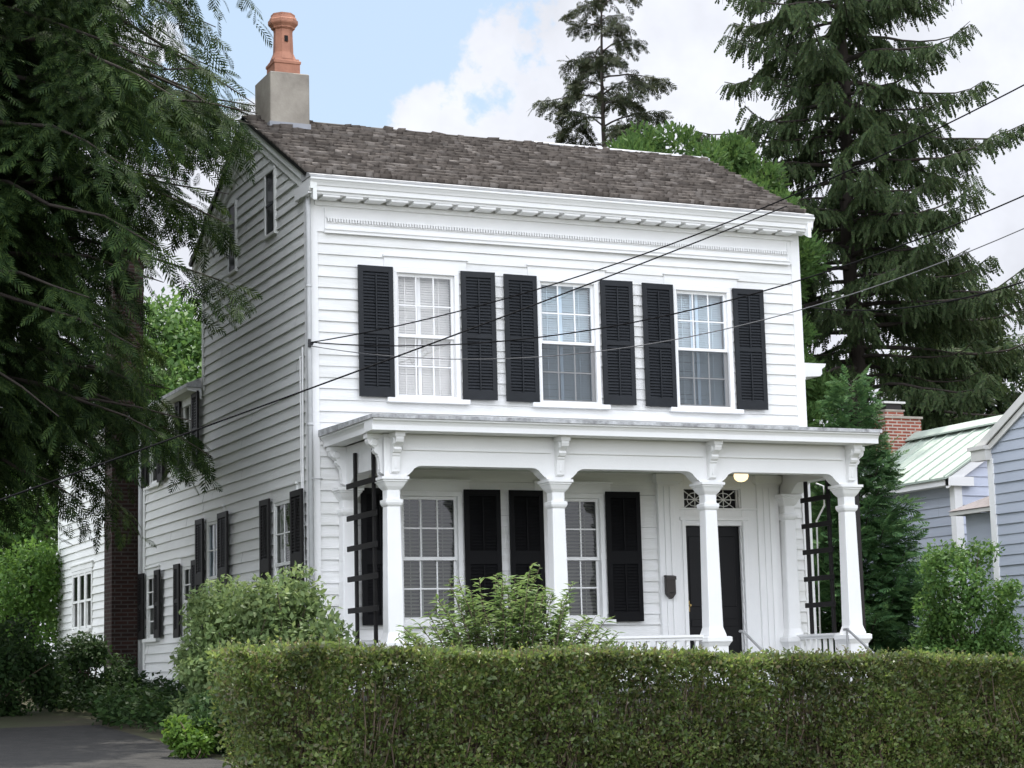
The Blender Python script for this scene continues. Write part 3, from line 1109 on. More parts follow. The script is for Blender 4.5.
concave_prism(mb, outline, CY - 0.095, CY + 0.095, lambda p, q, t: (p, t, q), 2.742)
bm_ = mb.build('porch_beam', M['white'], HOUSE, normals=False)
mb = MB()
for (a, b) in zip(COLX, COLX[1:]):
    mb.box(a + 0.105, b - 0.105, CY - 0.117, CY - 0.096, 2.555, 2.575)
    mb.box(a + 0.105, b - 0.105, CY - 0.108, CY - 0.096, 2.575, 2.742)
child(mb.build('frieze_moulding', M['white'], None), bm_)
# side beams back to the wall
for xc in (COLX[0], COLX[3]):
    mb = MB()
    ol = [(CY + 0.10, 2.742), (CY + 0.10, 2.245), (CY + 0.16, 2.25), (CY + 0.24, 2.33), (CY + 0.32, 2.375), (-0.48, 2.375), (-0.40, 2.33), (-0.30, 2.25), (-0.035, 2.245), (-0.035, 2.742)]
    concave_prism(mb, ol, xc - 0.094, xc + 0.094, lambda p, q, t: (t, p, q), 2.741)
    mb.build('porch_beam', M['white'], HOUSE, normals=False)


def column(x, y, half=False, foot=False):
    mb = MB()
    z = PF
    ped = [(0.19, z), (0.19, z + 0.06), (0.175, z + 0.075), (0.175, 0.245), (0.185, 0.255), (0.205, 0.285), (0.225, 0.305), (0.225, 0.355), (0.20, 0.365)]
    sh = [(0.165, 0.366), (0.163, 0.385), (0.145, 0.43), (0.130, 0.47), (0.128, 0.48), (0.108, 1.86), (0.106, 1.905), (0.128, 1.925), (0.140, 1.95), (0.140, 1.985), (0.106, 1.995), (0.108, 2.095),
          (0.130, 2.115), (0.150, 2.135), (0.180, 2.180), (0.196, 2.192), (0.196, 2.205), (0.218, 2.213), (0.218, 2.244)]
    sh = [(h * 0.76, zz) for h, zz in sh]
    ped = [(h * 0.76, zz) for h, zz in ped]
    mb.lathe4(x, y, sh, 0.011)
    c = mb.build('porch_column', M['white'], HOUSE)
    m2 = MB()
    m2.lathe4(x, y, ped)
    child(m2.build('pedestal', M['white'], None), c)
    return c


for xc in COLX:
    column(xc, CY)
for xc in (COLX[0] - 0.06, COLX[3] - 0.05):           # half columns on the wall
    column(xc, -0.10)


def corbel(x, y0, mapf):
    """scrolled bracket: outline in (out, z), 9 cm wide"""
    mb = MB(mapf)
    ol = [(0.0, 2.745), (0.215, 2.745), (0.215, 2.66), (0.200, 2.625), (0.155, 2.60), (0.12, 2.575), (0.135, 2.55), (0.115, 2.52), (0.085, 2.505), (0.085, 2.49), (0.070, 2.47), (0.055, 2.33), (0.055, 2.30), (0.03, 2.285), (0.0, 2.28)]
    n = len(ol)
    a, b = x - 0.048, x + 0.048
    pts = [(a, o, z) for o, z in ol] + [(b, o, z) for o, z in ol]
    fs = []
    for i in range(n):
        j = (i + 1) % n
        fs.append((i, j, n + j, n + i))
    for i in range(1, n - 1):
        fs.append((0, i, i + 1))
        fs.append((n, n + i + 1, n + i))
    mb.add(pts, fs)
    mb.box(x - 0.060, x + 0.060, 0.0, 0.228, 2.690, 2.741)
    mb.box(x - 0.010, x + 0.010, 0.05, 0.066, 2.335, 2.465)
    # rosette on each cheek
    for s in (-1, 1):
        pts = []
        for k in range(10):
            t = 2 * math.pi * k / 10
            pts.append((x + s * 0.048, 0.125 + 0.05 * math.cos(t), 2.64 + 0.05 * math.sin(t)))
        for k in range(10):
            t = 2 * math.pi * k / 10
            pts.append((x + s * 0.062, 0.125 + 0.038 * math.cos(t), 2.64 + 0.038 * math.sin(t)))
        mb.add(pts, [(k, (k + 1) % 10, 10 + (k + 1) % 10, 10 + k) for k in range(10)] + [tuple(range(10, 20))])
    return mb.build('bracket', M['white'], HOUSE, normals=False)


for xc in COLX:
    corbel(xc, 0, lambda u, o, z: (u, CY - 0.096 - o, z))
for (yy) in (CY, -0.14):
    corbel(yy, 0, lambda u, o, z: (COLX[0] - 0.095 - o * 0.95, u, z))
    corbel(yy, 0, lambda u, o, z: (COLX[3] + 0.095 + o * 0.80, u, z))


def railing(p, q, along):
    """low rail between pedestals with square balusters as sub-parts"""
    mb = MB()
    zt = 0.39
    if along == 'x':
        mb.box(p, q, CY - 0.055, CY + 0.055, zt - 0.03, zt)
        mb.box(p, q, CY - 0.035, CY + 0.035, zt - 0.065, zt - 0.031)
        mb.box(p, q, CY - 0.035, CY + 0.035, PF + 0.08, PF + 0.13)
    else:
        mb.box(along - 0.055, along + 0.055, p, q, zt - 0.03, zt)
        mb.box(along - 0.035, along + 0.035, p, q, zt - 0.065, zt - 0.031)
        mb.box(along - 0.035, along + 0.035, p, q, PF + 0.08, PF + 0.13)
    r = mb.build('railing', M['white'], HOUSE)
    n = int((q - p) / 0.125)
    for i in range(n):
        t = p + (q - p) * (i + 0.5) / n
        b = MB()
        if along == 'x':
            b.box(t - 0.019, t + 0.019, CY - 0.019, CY + 0.019, PF + 0.13, zt - 0.066)
        else:
            b.box(along - 0.019, along + 0.019, t - 0.019, t + 0.019, PF + 0.13, zt - 0.066)
        child(b.build('baluster', M['white'], None, normals=False), r)


railing(COLX[0] + 0.165, COLX[1] - 0.165, 'x')
railing(COLX[1] + 0.165, COLX[2] - 0.165, 'x')
railing(CY + 0.16, -0.19, COLX[3])
railing(CY + 0.16, -0.19, COLX[0])

# --- door -------------------------------------------------------------------------
mb = MB(fmap)
for (a, b) in ((4.68, 4.99), (6.17, 6.50)):
    mb.box(a, b, 0.0, 0.075, PF, 2.38)
    mb.box(a - 0.02, b + 0.02, 0.0, 0.10, PF, PF + 0.22)
    mb.box(a - 0.025, b + 0.025, 0.0, 0.105, 2.38, 2.40)
    mb.box(a - 0.04, b + 0.04, 0.0, 0.125, 2.40, 2.50)
    for k in range(2):
        u = a + (b - a) * (0.36 + 0.28 * k)
        mb.box(u - 0.032, u + 0.032, 0.075, 0.092, PF + 0.26, 2.34)
mb.box(4.99, 5.085, -0.12, 0.045, PF, 2.50)
mb.box(5.945, 6.17, -0.12, 0.045, PF, 2.50)
mb.box(5.085, 5.945, -0.12, 0.043, 2.325, 2.50)
mb.box(5.085, 5.945, -0.12, 0.040, 1.835, 2.045)
mb.box(5.03, 5.085, 0.045, 0.065, PF, 1.90)
mb.box(5.945, 6.00, 0.045, 0.065, PF, 1.90)
mb.box(5.00, 6.03, 0.046, 0.075, 1.90, 1.945)
mb.box(4.99, 6.17, 0.046, 0.066, 2.08 - 0.04, 2.08 - 0.015)
ds = mb.build('door_surround', M['white'], HOUSE, bevel=0.004)
mb = MB(fmap)
mb.box(5.085, 5.945, -0.10, -0.065, 2.045, 2.325)
child(mb.build('transom_light', M['door'], None), ds)
mb = MB(fmap)
for (a, b) in ((5.10, 5.50), (5.53, 5.93)):
    zc = 2.185
    uc = (a + b) / 2
    for k in range(8):
        t = math.pi * k / 4
        mb.tube([(uc, -0.055, zc), (uc + 0.19 * math.cos(t) * (1.25 if k % 2 else 1), -0.055, zc + 0.13 * math.sin(t) * (1.25 if k % 2 else 1))], 0.007, 4)
    mb.tube([(uc + 0.12 * math.cos(2 * math.pi * k / 12), -0.055, zc + 0.09 * math.sin(2 * math.pi * k / 12)) for k in range(13)], 0.006, 4)
    mb.box(a - 0.01, a + 0.012, -0.065, -0.045, 2.05, 2.32)
    mb.box(b - 0.012, b + 0.01, -0.065, -0.045, 2.05, 2.32)
child(mb.build('tracery', M['white'], None), ds)
mb = MB(fmap)
mb.box(5.088, 5.942, -0.085, -0.045, PF, 1.832)
for (z0, z1) in ((PF + 0.12, 0.38), (0.52, 0.62), (0.78, 1.70)):
    for (a, b) in ((5.17, 5.48), (5.55, 5.86)):
        mb.box(a, b, -0.046, -0.036, z0, z1)
dr = mb.build('door', M['door'], HOUSE, bevel=0.005)
mb = MB(fmap)
mb.box(5.125, 5.155, -0.045, -0.035, 0.72, 0.86)
mb.tube([(5.14, -0.036, 0.80), (5.14, 0.015, 0.80)], 0.016, 8)
child(mb.build('handle', M['brass'], None), dr)
mb = MB(fmap)
mb.tube([(5.40, -0.03, 0.92), (5.62, -0.03, 0.92)], 0.008, 6)
child(mb.build('grab_bar', M['steel'], None), dr)

# --- porch lamp, mail box, hand rails ------------------------------------------------
mb = MB()
mb.lathe(5.567, -0.704, [(0.03, 2.50), (0.085, 2.499), (0.09, 2.475), (0.08, 2.470)], 20)
lp = mb.build('porch_lamp', M['brass'], HOUSE, smooth=True)
mb = MB()
mb.lathe(5.567, -0.704, [(0.070, 2.474), (0.092, 2.445), (0.094, 2.415), (0.080, 2.380), (0.045, 2.355), (0.012, 2.348)], 20)
child(mb.build('globe', M['lampglow'], None, smooth=True), lp)

MAIL = empty('mailbox', (4.787, -0.10, 0.88), 'small dark brown mailbox with a pointed bottom, beside the front door', 'mailbox')
mb = MB(fmap)
mb.prism([(4.722, 1.165), (4.722, 0.945), (4.755, 0.905), (4.787, 0.878), (4.820, 0.905), (4.852, 0.945), (4.852, 1.165)], 0.093, 0.165, lambda p, q, t: (p, t, q))
mb.build('box_body', M['mailbox'], MAIL, bevel=0.004)
mb = MB(fmap)
mb.prism([(0.093, 1.185), (0.172, 1.170), (0.175, 1.125), (0.166, 1.125), (0.166, 1.166), (0.093, 1.166)], 4.717, 4.857, lambda p, q, t: (t, p, q))
mb.build('lid', M['mailbox'], MAIL)
mb = MB(fmap)
mb.tube([(4.765, 0.168, 0.965), (4.785, 0.174, 0.955), (4.810, 0.168, 0.965)], 0.006, 6)
mb.build('emblem', M['iron'], MAIL)

for xc in (COLX[2] + 0.26, COLX[3] - 0.26):
    mb = MB()
    pts = [(xc, CY - 0.20, 0.42), (xc, CY - 0.28, 0.42), (xc, CY - 1.05, -0.02), (xc, CY - 1.10, -0.10)]
    mb.tube(pts, 0.017, 8)
    mb.tube([(xc, CY - 1.05, -0.03), (xc, CY - 1.05, gz(xc, CY - 1.05) - 0.02)], 0.015, 8)
    mb.tube([(xc, CY - 0.26, 0.42), (xc, CY - 0.26, PF - 0.05)], 0.013, 8)
    mb.build('hand_rail', M['steel'], HOUSE)

# --- pipes and cables fixed to the house ----------------------------------------------
mb = MB()
mb.tube([(-0.03, -0.075, 5.83), (-0.035, -0.085, 5.6), (-0.035, -0.078, 4.6), (-0.035, -0.078, -0.5)], 0.034, 8)
for z in (1.2, 3.0, 4.7):
    mb.tube([(-0.035, -0.078, z), (-0.035, -0.078, z + 0.03)], 0.04, 8)
mb.tube([(-0.035, -0.115, 2.35), (-0.02, -0.12, 2.36), (0.12, -0.06, 2.36)], 0.007, 5)
mb.build('downspout', M['downpipe'], HOUSE, smooth=True)
mb = MB()
mb.tube([(-0.05, 8.43, 4.05), (-0.05, 8.43, -0.2)], 0.045, 8)
mb.build('downspout', M['downpipe'], HOUSE, smooth=True)
mb = MB()
mb.tube([(-0.05, 0.14, 4.0), (-0.055, 0.16, 2.6), (-0.055, 0.14, 0.3)], 0.012, 6)
mb.tube([(-0.05, 0.24, 3.9), (-0.055, 0.23, 2.5), (-0.055, 0.12, 1.2), (-0.055, 0.12, 0.1)], 0.010, 6)
mb.build('cable', M['white'], HOUSE)
mb = MB()
mb.tube([(-0.05, -0.13, 3.95), (-0.05, -0.13, 4.05)], 0.018, 8)
mb.tube([(-0.05, -0.10, 4.0), (-0.03, -0.14, 4.0)], 0.014, 8)
mb.tube([(-0.03, -0.14, 3.975), (-0.01, -0.15, 4.015)], 0.014, 8)
mb.build('cable_anchor', M['iron'], HOUSE)
mb = MB()
mb.box(6.845, 6.915, -1.36, -1.29, -0.8, 2.74)
mb.build('downspout', M['brownpipe'], HOUSE)
mb = MB()                                           # white hose of a drain looping at the porch end
mb.tube([(7.02, -0.20, 2.40), (7.10, -0.26, 2.36), (7.10, -0.26, 2.10), (7.03, -0.16, 1.9), (7.03, -0.12, 0.4)], 0.012, 6)
mb.build('drain_hose', M['white'], HOUSE, smooth=True)


# ------------------------------------------------------------------ trellises
def trellis(x, y0, y1, zr, zt, label, zb=PF, over=(0.16, 0.22)):
    e_ = empty('trellis', (x, (y0 + y1) / 2, zb), label, 'trellis', 'trellises at the ends of the porch')
    for y in (y0, y1):
        mb = MB()
        mb.box(x - 0.018, x + 0.018, y - 0.026, y + 0.026, zb, zt)
        mb.build('post', M['blackpaint'], e_, bevel=0.003)
    for z in zr:
        mb = MB()
        mb.box(x - 0.040, x - 0.018, min(y0, y1) - over[0], max(y0, y1) + over[1], z - 0.032, z + 0.032)
        mb.build('cross_slat', M['blackpaint'], e_, bevel=0.003)
    return e_


trellis(0.345, -0.60, -1.23, (2.235, 1.85, 1.49, 1.13, 0.76), 2.62, 'dark wooden ladder trellis at the left end of the porch')
trellis(6.60, -0.60, -1.12, (2.13, 1.79, 1.45, 1.10, 0.76), 2.42, 'dark wooden ladder trellis at the right end of the porch', zb=0.392, over=(0.10, 0.085))

# ------------------------------------------------------------------ overhead wires


def wire(A, B, za, zb, sag, r, label, mat):
    pts = []
    for i in range(41):
        t = i / 40
        pts.append((A[0] + (B[0] - A[0]) * t, A[1] + (B[1] - A[1]) * t, za + (zb - za) * t - sag * 4 * t * (1 - t)))
    mb = MB()
    mb.tube(pts, r, 6)
    o = mb.build('overhead_wire', mat, None, smooth=True)
    return tag(o, label, 'wire', 'overhead wires crossing in front of the house')


H0, P0 = (-0.03, -0.14), (5.5, -9.0)
wire(H0, P0, 4.011, 6.032, 0.471, 0.0075, 'topmost wire, rising from the left house corner over the right end of the roof', M['cable'])
wire(H0, P0, 4.012, 4.911, 0.697, 0.0075, 'middle wire, sagging from the left house corner across the three upper windows', M['cable'])
wire(H0, P0, 3.965, 4.615, 0.809, 0.0055, 'thin grey lowest wire across the lower panes of the upper windows', M['greycable'])
wire((6.6, -0.45), (-7.5, -6.0), 6.117, 0.494, 0.087, 0.0095, 'thick wire slanting from the right cornice end down past the left side wall', M['cable'])
wire((7.05, -0.12), P0, 4.823, 4.042, 0.351, 0.009, 'slack wire hanging from the right house corner in front of the tall spruce', M['cable'])

# ------------------------------------------------------------------ neighbouring buildings
NB = empty('neighbour_house', (12, -0.5, -0.5), 'grey-blue clapboard house with a pale gable edge at the right edge of the photo', 'house')


def nmap(u, o, z):
    return (12.0 - o, u, z)


clap_wall('side_wall', nmap, lambda z: -3.5 if z < 3.3 else -0.5 - (4.95 - z) / 0.55, lambda z: 2.5 if z < 3.3 else -0.5 + (4.95 - z) / 0.55, -0.6, 4.9, [], M['greyblue'], pitch=0.16, lap=0.022, breaks=(3.3,), parent=NB)
mb = MB()
mb.box(12.03, 19, 2.46, 2.5, -0.6, 3.3)
mb.box(12.03, 19, -3.5, -3.46, -0.6, 3.3)
mb.box(18.97, 19, -3.4, 2.4, -0.6, 3.3)
mb.build('wall', M['greyblue'], NB)
mb = MB()
mb.box(11.96, 12.0, 2.40, 2.53, -0.6, 3.12)
mb.box(12.0, 12.14, 2.5, 2.53, -0.6, 3.12)
mb.build('corner_board', M['white'], NB)
mb = MB()
for s in (-1, 1):
    mb.prism([(-0.5, 5.13), (-0.5 + s * 3.30, 5.13 - 0.55 * 3.30), (-0.5 + s * 3.30, 5.03 - 0.55 * 3.30), (-0.5, 5.03)], 11.93, 19.2, lambda p, q, t: (t, p, q))
mb.build('roof', M['asphaltroof'], NB)
mb = MB()
for s in (-1, 1):
    mb.prism([(-0.5, 5.12), (-0.5 + s * 3.28, 5.12 - 0.55 * 3.28), (-0.5 + s * 3.28, 4.98 - 0.55 * 3.28), (-0.5, 4.98)], 11.90, 11.928, lambda p, q, t: (t, p, q))
    mb.prism([(-0.5, 4.97), (-0.5 + s * 3.20, 4.97 - 0.55 * 3.20), (-0.5 + s * 3.20, 4.87 - 0.55 * 3.20), (-0.5, 4.87)], 11.94, 11.97, lambda p, q, t: (t, p, q))
mb.box(11.86, 12.0, 2.44, 2.80, 3.10, 3.27)
mb.box(11.83, 12.0, 2.42, 2.85, 3.27, 3.33)
mb.build('rake_board', M['trimgrey'], NB)
mb = MB()
mb.add([(12.03, 2.5, 2.39), (12.03, 3.72, 2.39), (13.25, 2.5, 2.96), (15.0, 3.72, 2.39), (15.0, 2.5, 2.96)], [(0, 1, 2), (1, 3, 4, 2)])
mb.build('lean_to_roof', M['asphaltroof'], NB, normals=False)
mb = MB()
mb.box(12.05, 12.11, 2.54, 3.70, 2.32, 2.38)
mb.box(12.11, 15.0, 3.64, 3.70, 2.32, 2.38)
mb.build('lean_to_fascia', M['trimgrey'], NB)
mb = MB()
mb.box(12.22, 15.0, 2.54, 3.5, -0.5, 2.32)
mb.build('lean_to_wall', M['greyblue'], NB)

GB = empty('metal_roofed_building', (15.5, 7.5, -0.4), 'pale blue building with a ribbed light green metal roof behind the grey-blue house', 'building')


def bmap(u, o, z):
    return (u, 6.0 - o, z)


def hmap(u, o, z):
    return (13.92 - o, u, z)


clap_wall('gable_wall', bmap, lambda z: 13.92 if z < 3.2 else 15.5 - (4.15 - z) / 0.60, lambda z: 17.08 if z < 3.2 else 15.5 + (4.15 - z) / 0.60, -0.4, 4.1, [], M['paleblue'], pitch=0.17, lap=0.02, breaks=(3.2,), parent=GB)
clap_wall('side_wall', hmap, lambda z: 6.0, lambda z: 9.6, -0.4, 3.2, [], M['greyblue'], pitch=0.17, lap=0.02, parent=GB)  # greyer siding than the gable; shade put into the colour
mb = MB()
mb.box(13.86, 14.02, 5.955, 6.0, -0.4, 3.18)
mb.box(13.86, 13.92, 6.0, 6.10, -0.4, 3.18)
for s in (-1, 1):
    mb.prism([(15.5, 4.27), (15.5 + s * 1.82, 4.27 - 0.60 * 1.82), (15.5 + s * 1.82, 4.10 - 0.60 * 1.82), (15.5, 4.10)], 5.88, 5.955, lambda p, q, t: (p, t, q))
mb.box(13.68, 14.22, 5.86, 5.955, 3.05, 3.21)
mb.box(13.66, 13.90, 5.96, 9.6, 3.06, 3.16)
mb.build('trim', M['white'], GB)
mb = MB()
for s in (-1, 1):
    mb.prism([(15.5, 4.33), (15.5 + s * 1.88, 4.33 - 0.60 * 1.88), (15.5 + s * 1.88, 4.29 - 0.60 * 1.88), (15.5, 4.29)], 5.86, 9.7, lambda p, q, t: (p, t, q))
    y = 5.90
    while y < 9.7:
        mb.prism([(15.5, 4.36), (15.5 + s * 1.88, 4.36 - 0.60 * 1.88), (15.5 + s * 1.88, 4.325 - 0.60 * 1.88), (15.5, 4.325)], y, y + 0.03, lambda p, q, t: (p, t, q))
        y += 0.42
rf = mb.build('roof', M['greenmetal'], GB)
mb = MB()
mb.prism([(15.28, 4.30), (15.5, 4.45), (15.72, 4.30), (15.72, 4.27), (15.5, 4.40), (15.28, 4.27)], 5.84, 9.72, lambda p, q, t: (p, t, q))
child(mb.build('ridge_cap', M['greenmetal'], None), rf)
mb = MB()
mb.box(14.85, 15.68, 9.35, 9.75, 2.5, 4.72)
cb = mb.build('chimney', M['brickred'], GB)
mb = MB()
mb.box(14.82, 15.71, 9.32, 9.78, 4.72, 4.765)
mb.box(14.88, 15.34, 9.39, 9.71, 4.87, 4.90)
child(mb.build('chimney_cap', M['concrete'], None), cb)
mb = MB()
mb.box(14.90, 15.32, 9.41, 9.69, 4.765, 4.87)
child(mb.build('flue', M['brickred'], None), cb)
mb = MB()
mb.box(14.93, 15.29, 9.43, 9.67, 4.90, 5.02)
child(mb.build('flue_cap', M['brownpipe'], None), cb)
mb = MB()
mb.box(14.86, 15.36, 9.38, 9.72, 5.02, 5.06)
child(mb.build('cap_slab', M['trimgrey'], None), cb)

# ------------------------------------------------------------------ vegetation
def unit(a):
    return a / np.maximum(np.linalg.norm(a, axis=-1, keepdims=True), 1e-9)


def frames(d, n):
    """columns: d (length), n x d (width), n made orthogonal"""
    d = unit(d)
    n = n - (n * d).sum(-1, keepdims=True) * d
    n = unit(n)
    w = np.cross(n, d)
    return np.stack([d, w, n], axis=-1)


def instance(T, TF, Mx, pos, scale):
    V = np.einsum('nij,kj->nki', Mx, T) * scale[:, None, None] + pos[:, None, :]
    k = len(T)
    Fq = (TF[None, :, :] + (np.arange(len(pos)) * k)[:, None, None]).reshape(-1, TF.shape[1])
    return V.reshape(-1, 3), Fq


def frond(n=8, tl=0.38, tw=0.085, droop=0.25, ang=0.9, tip=0.25, shape='fern'):
    """a flat spray: paired narrow twigs along a stem, in the xy plane, bending down at the end"""
    V, Fq = [], []

    def rh(p, d, L, w):
        d = np.array(d) / np.linalg.norm(d)
        s = np.array([-d[1], d[0], 0.0])
        o = len(V)
        p = np.array(p)
        pts = [p, p + d * L * 0.45 + s * w / 2, p + d * L, p + d * L * 0.45 - s * w / 2]
        for q in pts:
            q = q.copy()
            q[2] -= droop * max(q[0], 0) ** 2 + 0.25 * abs(q[1]) ** 1.5 * (droop > 0)
            V.append(q)
        Fq.append([o, o + 1, o + 2, o + 3])
    for i in range(n):
        x = 0.04 + 0.86 * i / (n - 1)
        t = x
        L = tl * ((0.35 + 1.5 * t) if t < 0.42 else (1.05 * (1 - t) / 0.58 + 0.25)) if shape == 'fern' else tl * (1.0 - 0.35 * t)
        for s in (-1, 1):
            a = ang * (1 - 0.25 * t)
            rh((x + (0.02 if s > 0 else -0.02), 0, 0), (math.cos(a), s * math.sin(a), 0), L, tw)
    rh((0.0, 0, 0), (1, 0, 0), 1.0, 0.035)
    rh((1 - tip, 0, 0), (1, 0, 0), tip + 0.05, tw)
    return np.array(V), np.array(Fq)


FR_HEM = frond(8, 0.34, 0.060, 0.30)
FR_HEM2 = frond(6, 0.42, 0.11, 0.35)
FR_SPR = frond(7, 0.17, 0.12, 0.05, ang=0.7, shape='rope')
FR_YEW = frond(6, 0.34, 0.105, 0.05, ang=0.8)
FR_CYP = frond(5, 0.42, 0.20, -0.0, ang=0.55, shape='rope')
LEAF = (np.array([(0, 0, 0), (0.45, 0.27, 0.05), (1.0, 0, -0.08), (0.45, -0.27, 0.05)]), np.array([[0, 1, 2, 3]]))
LEAFN = (np.array([(0, 0, 0), (0.4, 0.12, 0.02), (1.0, 0, -0.18), (0.4, -0.12, 0.02)]), np.array([[0, 1, 2, 3]]))


def tubes(segs, seg=5):
    """segs: list of (points (k,3), radii (k,)) -> verts, quads"""
    V, Fq = [], []
    for P, r in segs:
        P = np.asarray(P, float)
        r = np.asarray(r, float)
        o = len(V)
        k = len(P)
        for i in range(k):
            d = P[min(i + 1, k - 1)] - P[max(i - 1, 0)]
            d = d / max(np.linalg.norm(d), 1e-6)
            a = np.cross(d, (0, 0, 1.0))
            if np.linalg.norm(a) < 0.05:
                a = np.cross(d, (1.0, 0, 0))
            a /= np.linalg.norm(a)
            b = np.cross(d, a)
            for q in range(seg):
                t = 2 * math.pi * q / seg
                V.append(P[i] + (a * math.cos(t) + b * math.sin(t)) * r[i])
        for i in range(k - 1):
            for q in range(seg):
                Fq.append([o + i * seg + q, o + i * seg + (q + 1) % seg, o + (i + 1) * seg + (q + 1) % seg, o + (i + 1) * seg + q])
    return V, Fq


def conifer(name, label, base, H, zc0, rfun, limbs, fr, fs, mat, seed, trunk_r=0.25, rise=0.15, droop=0.35, upturn=0.0,
            hang=0.0, sec=0.45, step=0.22, fstep=0.22, category='tree', group=None, thin=1.0, az_keep=None, sag=0.1, clump=0.0, limb_r=0.035, jit=0.35, min_t=0.12, lean=(0, 0), tilt=0.5, gaps=0.0, kink=0.0, bendmax=0.25, afun=None):
    rg = np.random.RandomState(seed)
    e_ = empty(name, base, label, category, group)
    bx, by, bz = base
    segs = []
    tz = np.linspace(0, H, 14)
    segs.append((np.stack([bx + lean[0] * (tz / H) ** 2 + 0.05 * np.sin(tz * 0.9 + seed), by + lean[1] * (tz / H) ** 2 + 0.05 * np.cos(tz * 0.7), bz + tz], 1), trunk_r * (1 - tz / H * 0.93) * (1 + 0.35 * np.exp(-tz * 2.0))))
    pos, dirs, nrm, scl = [], [], [], []
    ga = 2.39996
    for i in range(limbs):
        f = (i + rg.rand()) / limbs
        h = zc0 + (H - zc0 - 0.05) * f
        a = i * ga + rg.uniform(-0.5, 0.5)
        if az_keep is not None and not az_keep(a):
            continue
        L = rfun((h - zc0) / (H - zc0)) * rg.uniform(1 - jit, 1.0)
        if afun:
            L = min(L, afun(a, (h - zc0) / (H - zc0)) * rg.uniform(0.9, 1.0))
        if L < 0.12:
            L = 0.12
        ts = np.linspace(0, 1, 9)
        rs, dr, up = rise * rg.uniform(0.5, 1.5), droop * rg.uniform(0.6, 1.3), upturn
        bend = rg.uniform(-bendmax, bendmax)
        ca, sa = math.cos(a), math.sin(a)
        hx = ts * L
        px = bx + lean[0] * (h / H) ** 2 + ca * hx - sa * bend * L * ts ** 2
        py = by + lean[1] * (h / H) ** 2 + sa * hx + ca * bend * L * ts ** 2
        pz = bz + h + L * (rs * ts - dr * ts ** 2 + up * ts ** 4)
        P = np.stack([px, py, pz], 1)
        if kink:
            P = P + np.cumsum(rg.normal(0, kink * L, P.shape), 0) * np.array([1, 1, 0.7]) * ts[:, None] ** 0.5
        segs.append((P, np.linspace(limb_r * min(1.6, 0.4 + L / 3), 0.006, 9)))
        n2 = max(2, int(L / step))
        for j in range(n2 * 2):
            t = min_t + (1 - min_t) * (j // 2 + rg.rand()) / n2
            if t > 1:
                continue
            if clump and rg.rand() > (0.25 + 0.75 * t ** 1.5):
                continue
            q = t * 8
            k = min(int(q), 7)
            if gaps and math.sin(t * 17 + i * 1.9) + 0.7 * math.sin(t * 41 + i * 0.7) < -gaps * rg.uniform(0.2, 1.0):
                continue
            p0 = P[k] + (P[k + 1] - P[k]) * (q - k)
            d0 = unit(P[k + 1] - P[k])
            s = 1 if j % 2 else -1
            ang = rg.uniform(0.65, 1.15) * s
            dh = np.array([d0[0] * math.cos(ang) - d0[1] * math.sin(ang), d0[0] * math.sin(ang) + d0[1] * math.cos(ang), d0[2] * 0.6 + rg.uniform(-0.12, 0.05)])
            SL = sec * L * (1.05 - t) * rg.uniform(0.5, 1.1) + 0.16
            SL = min(SL, 1.5)
            m = max(1, int(SL / fstep))
            for u in range(m):
                v = (u + rg.rand()) / m
                p = p0 + dh * SL * v + np.array([0, 0, -sag * SL * v * v * 2.0])
                if rg.rand() > thin:
                    continue
                ss = 1 if rg.rand() < 0.5 else -1
                aa = rg.uniform(0.15, 0.9) * ss
                dd = np.array([dh[0] * math.cos(aa) - dh[1] * math.sin(aa), dh[0] * math.sin(aa) + dh[1] * math.cos(aa), dh[2] - 0.25 * v + rg.uniform(-0.5, 0.3) * tilt])
                if hang:
                    hh = hang * rg.uniform(0.6, 1.1)
                    dd = unit(dd) * (1 - min(hh, 0.92)) + np.array([0, 0, -hh])
                pos.append(p)
                dirs.append(dd)
                nrm.append(np.array([rg.uniform(-tilt, tilt), rg.uniform(-tilt, tilt), 1.0]) if not hang else np.array([rg.uniform(-1, 1), rg.uniform(-1, 1), 0.2]))
                scl.append(fs * rg.uniform(0.6, 1.15))
        # the tip
        pos.append(P[7])
        dirs.append(P[8] - P[7])
        nrm.append(np.array([0.1, 0, 1.0]))
        scl.append(fs * 1.0)
    pos, dirs, nrm, scl = np.array(pos), np.array(dirs), np.array(nrm), np.array(scl)
    V, Fq = instance(fr[0], fr[1], frames(dirs, nrm), pos, scl)
    bulk('crown', V, Fq, mat, e_)
    V, Fq = tubes(segs)
    bulk('trunk', V, Fq, M['bark'], e_, smooth=True)
    return e_


def lobed(rg, lobes, n, shell=0.55, up=0.35):
    """points in a set of ellipsoids (cx,cy,cz,rx,ry,rz) crowded towards their skins, with outward directions"""
    lobes = np.array(lobes, float)
    w = (lobes[:, 3] * lobes[:, 4] * lobes[:, 5]) ** 0.66
    idx = rg.choice(len(lobes), n, p=w / w.sum())
    d = unit(rg.normal(size=(n, 3)))
    r = 1 - np.abs(rg.normal(0, 1 - shell, n))
    r = np.clip(r, 0.05, 1.08)
    L = lobes[idx]
    p = L[:, :3] + d * L[:, 3:6] * r[:, None]
    return p, unit(d + np.array([0, 0, up]))


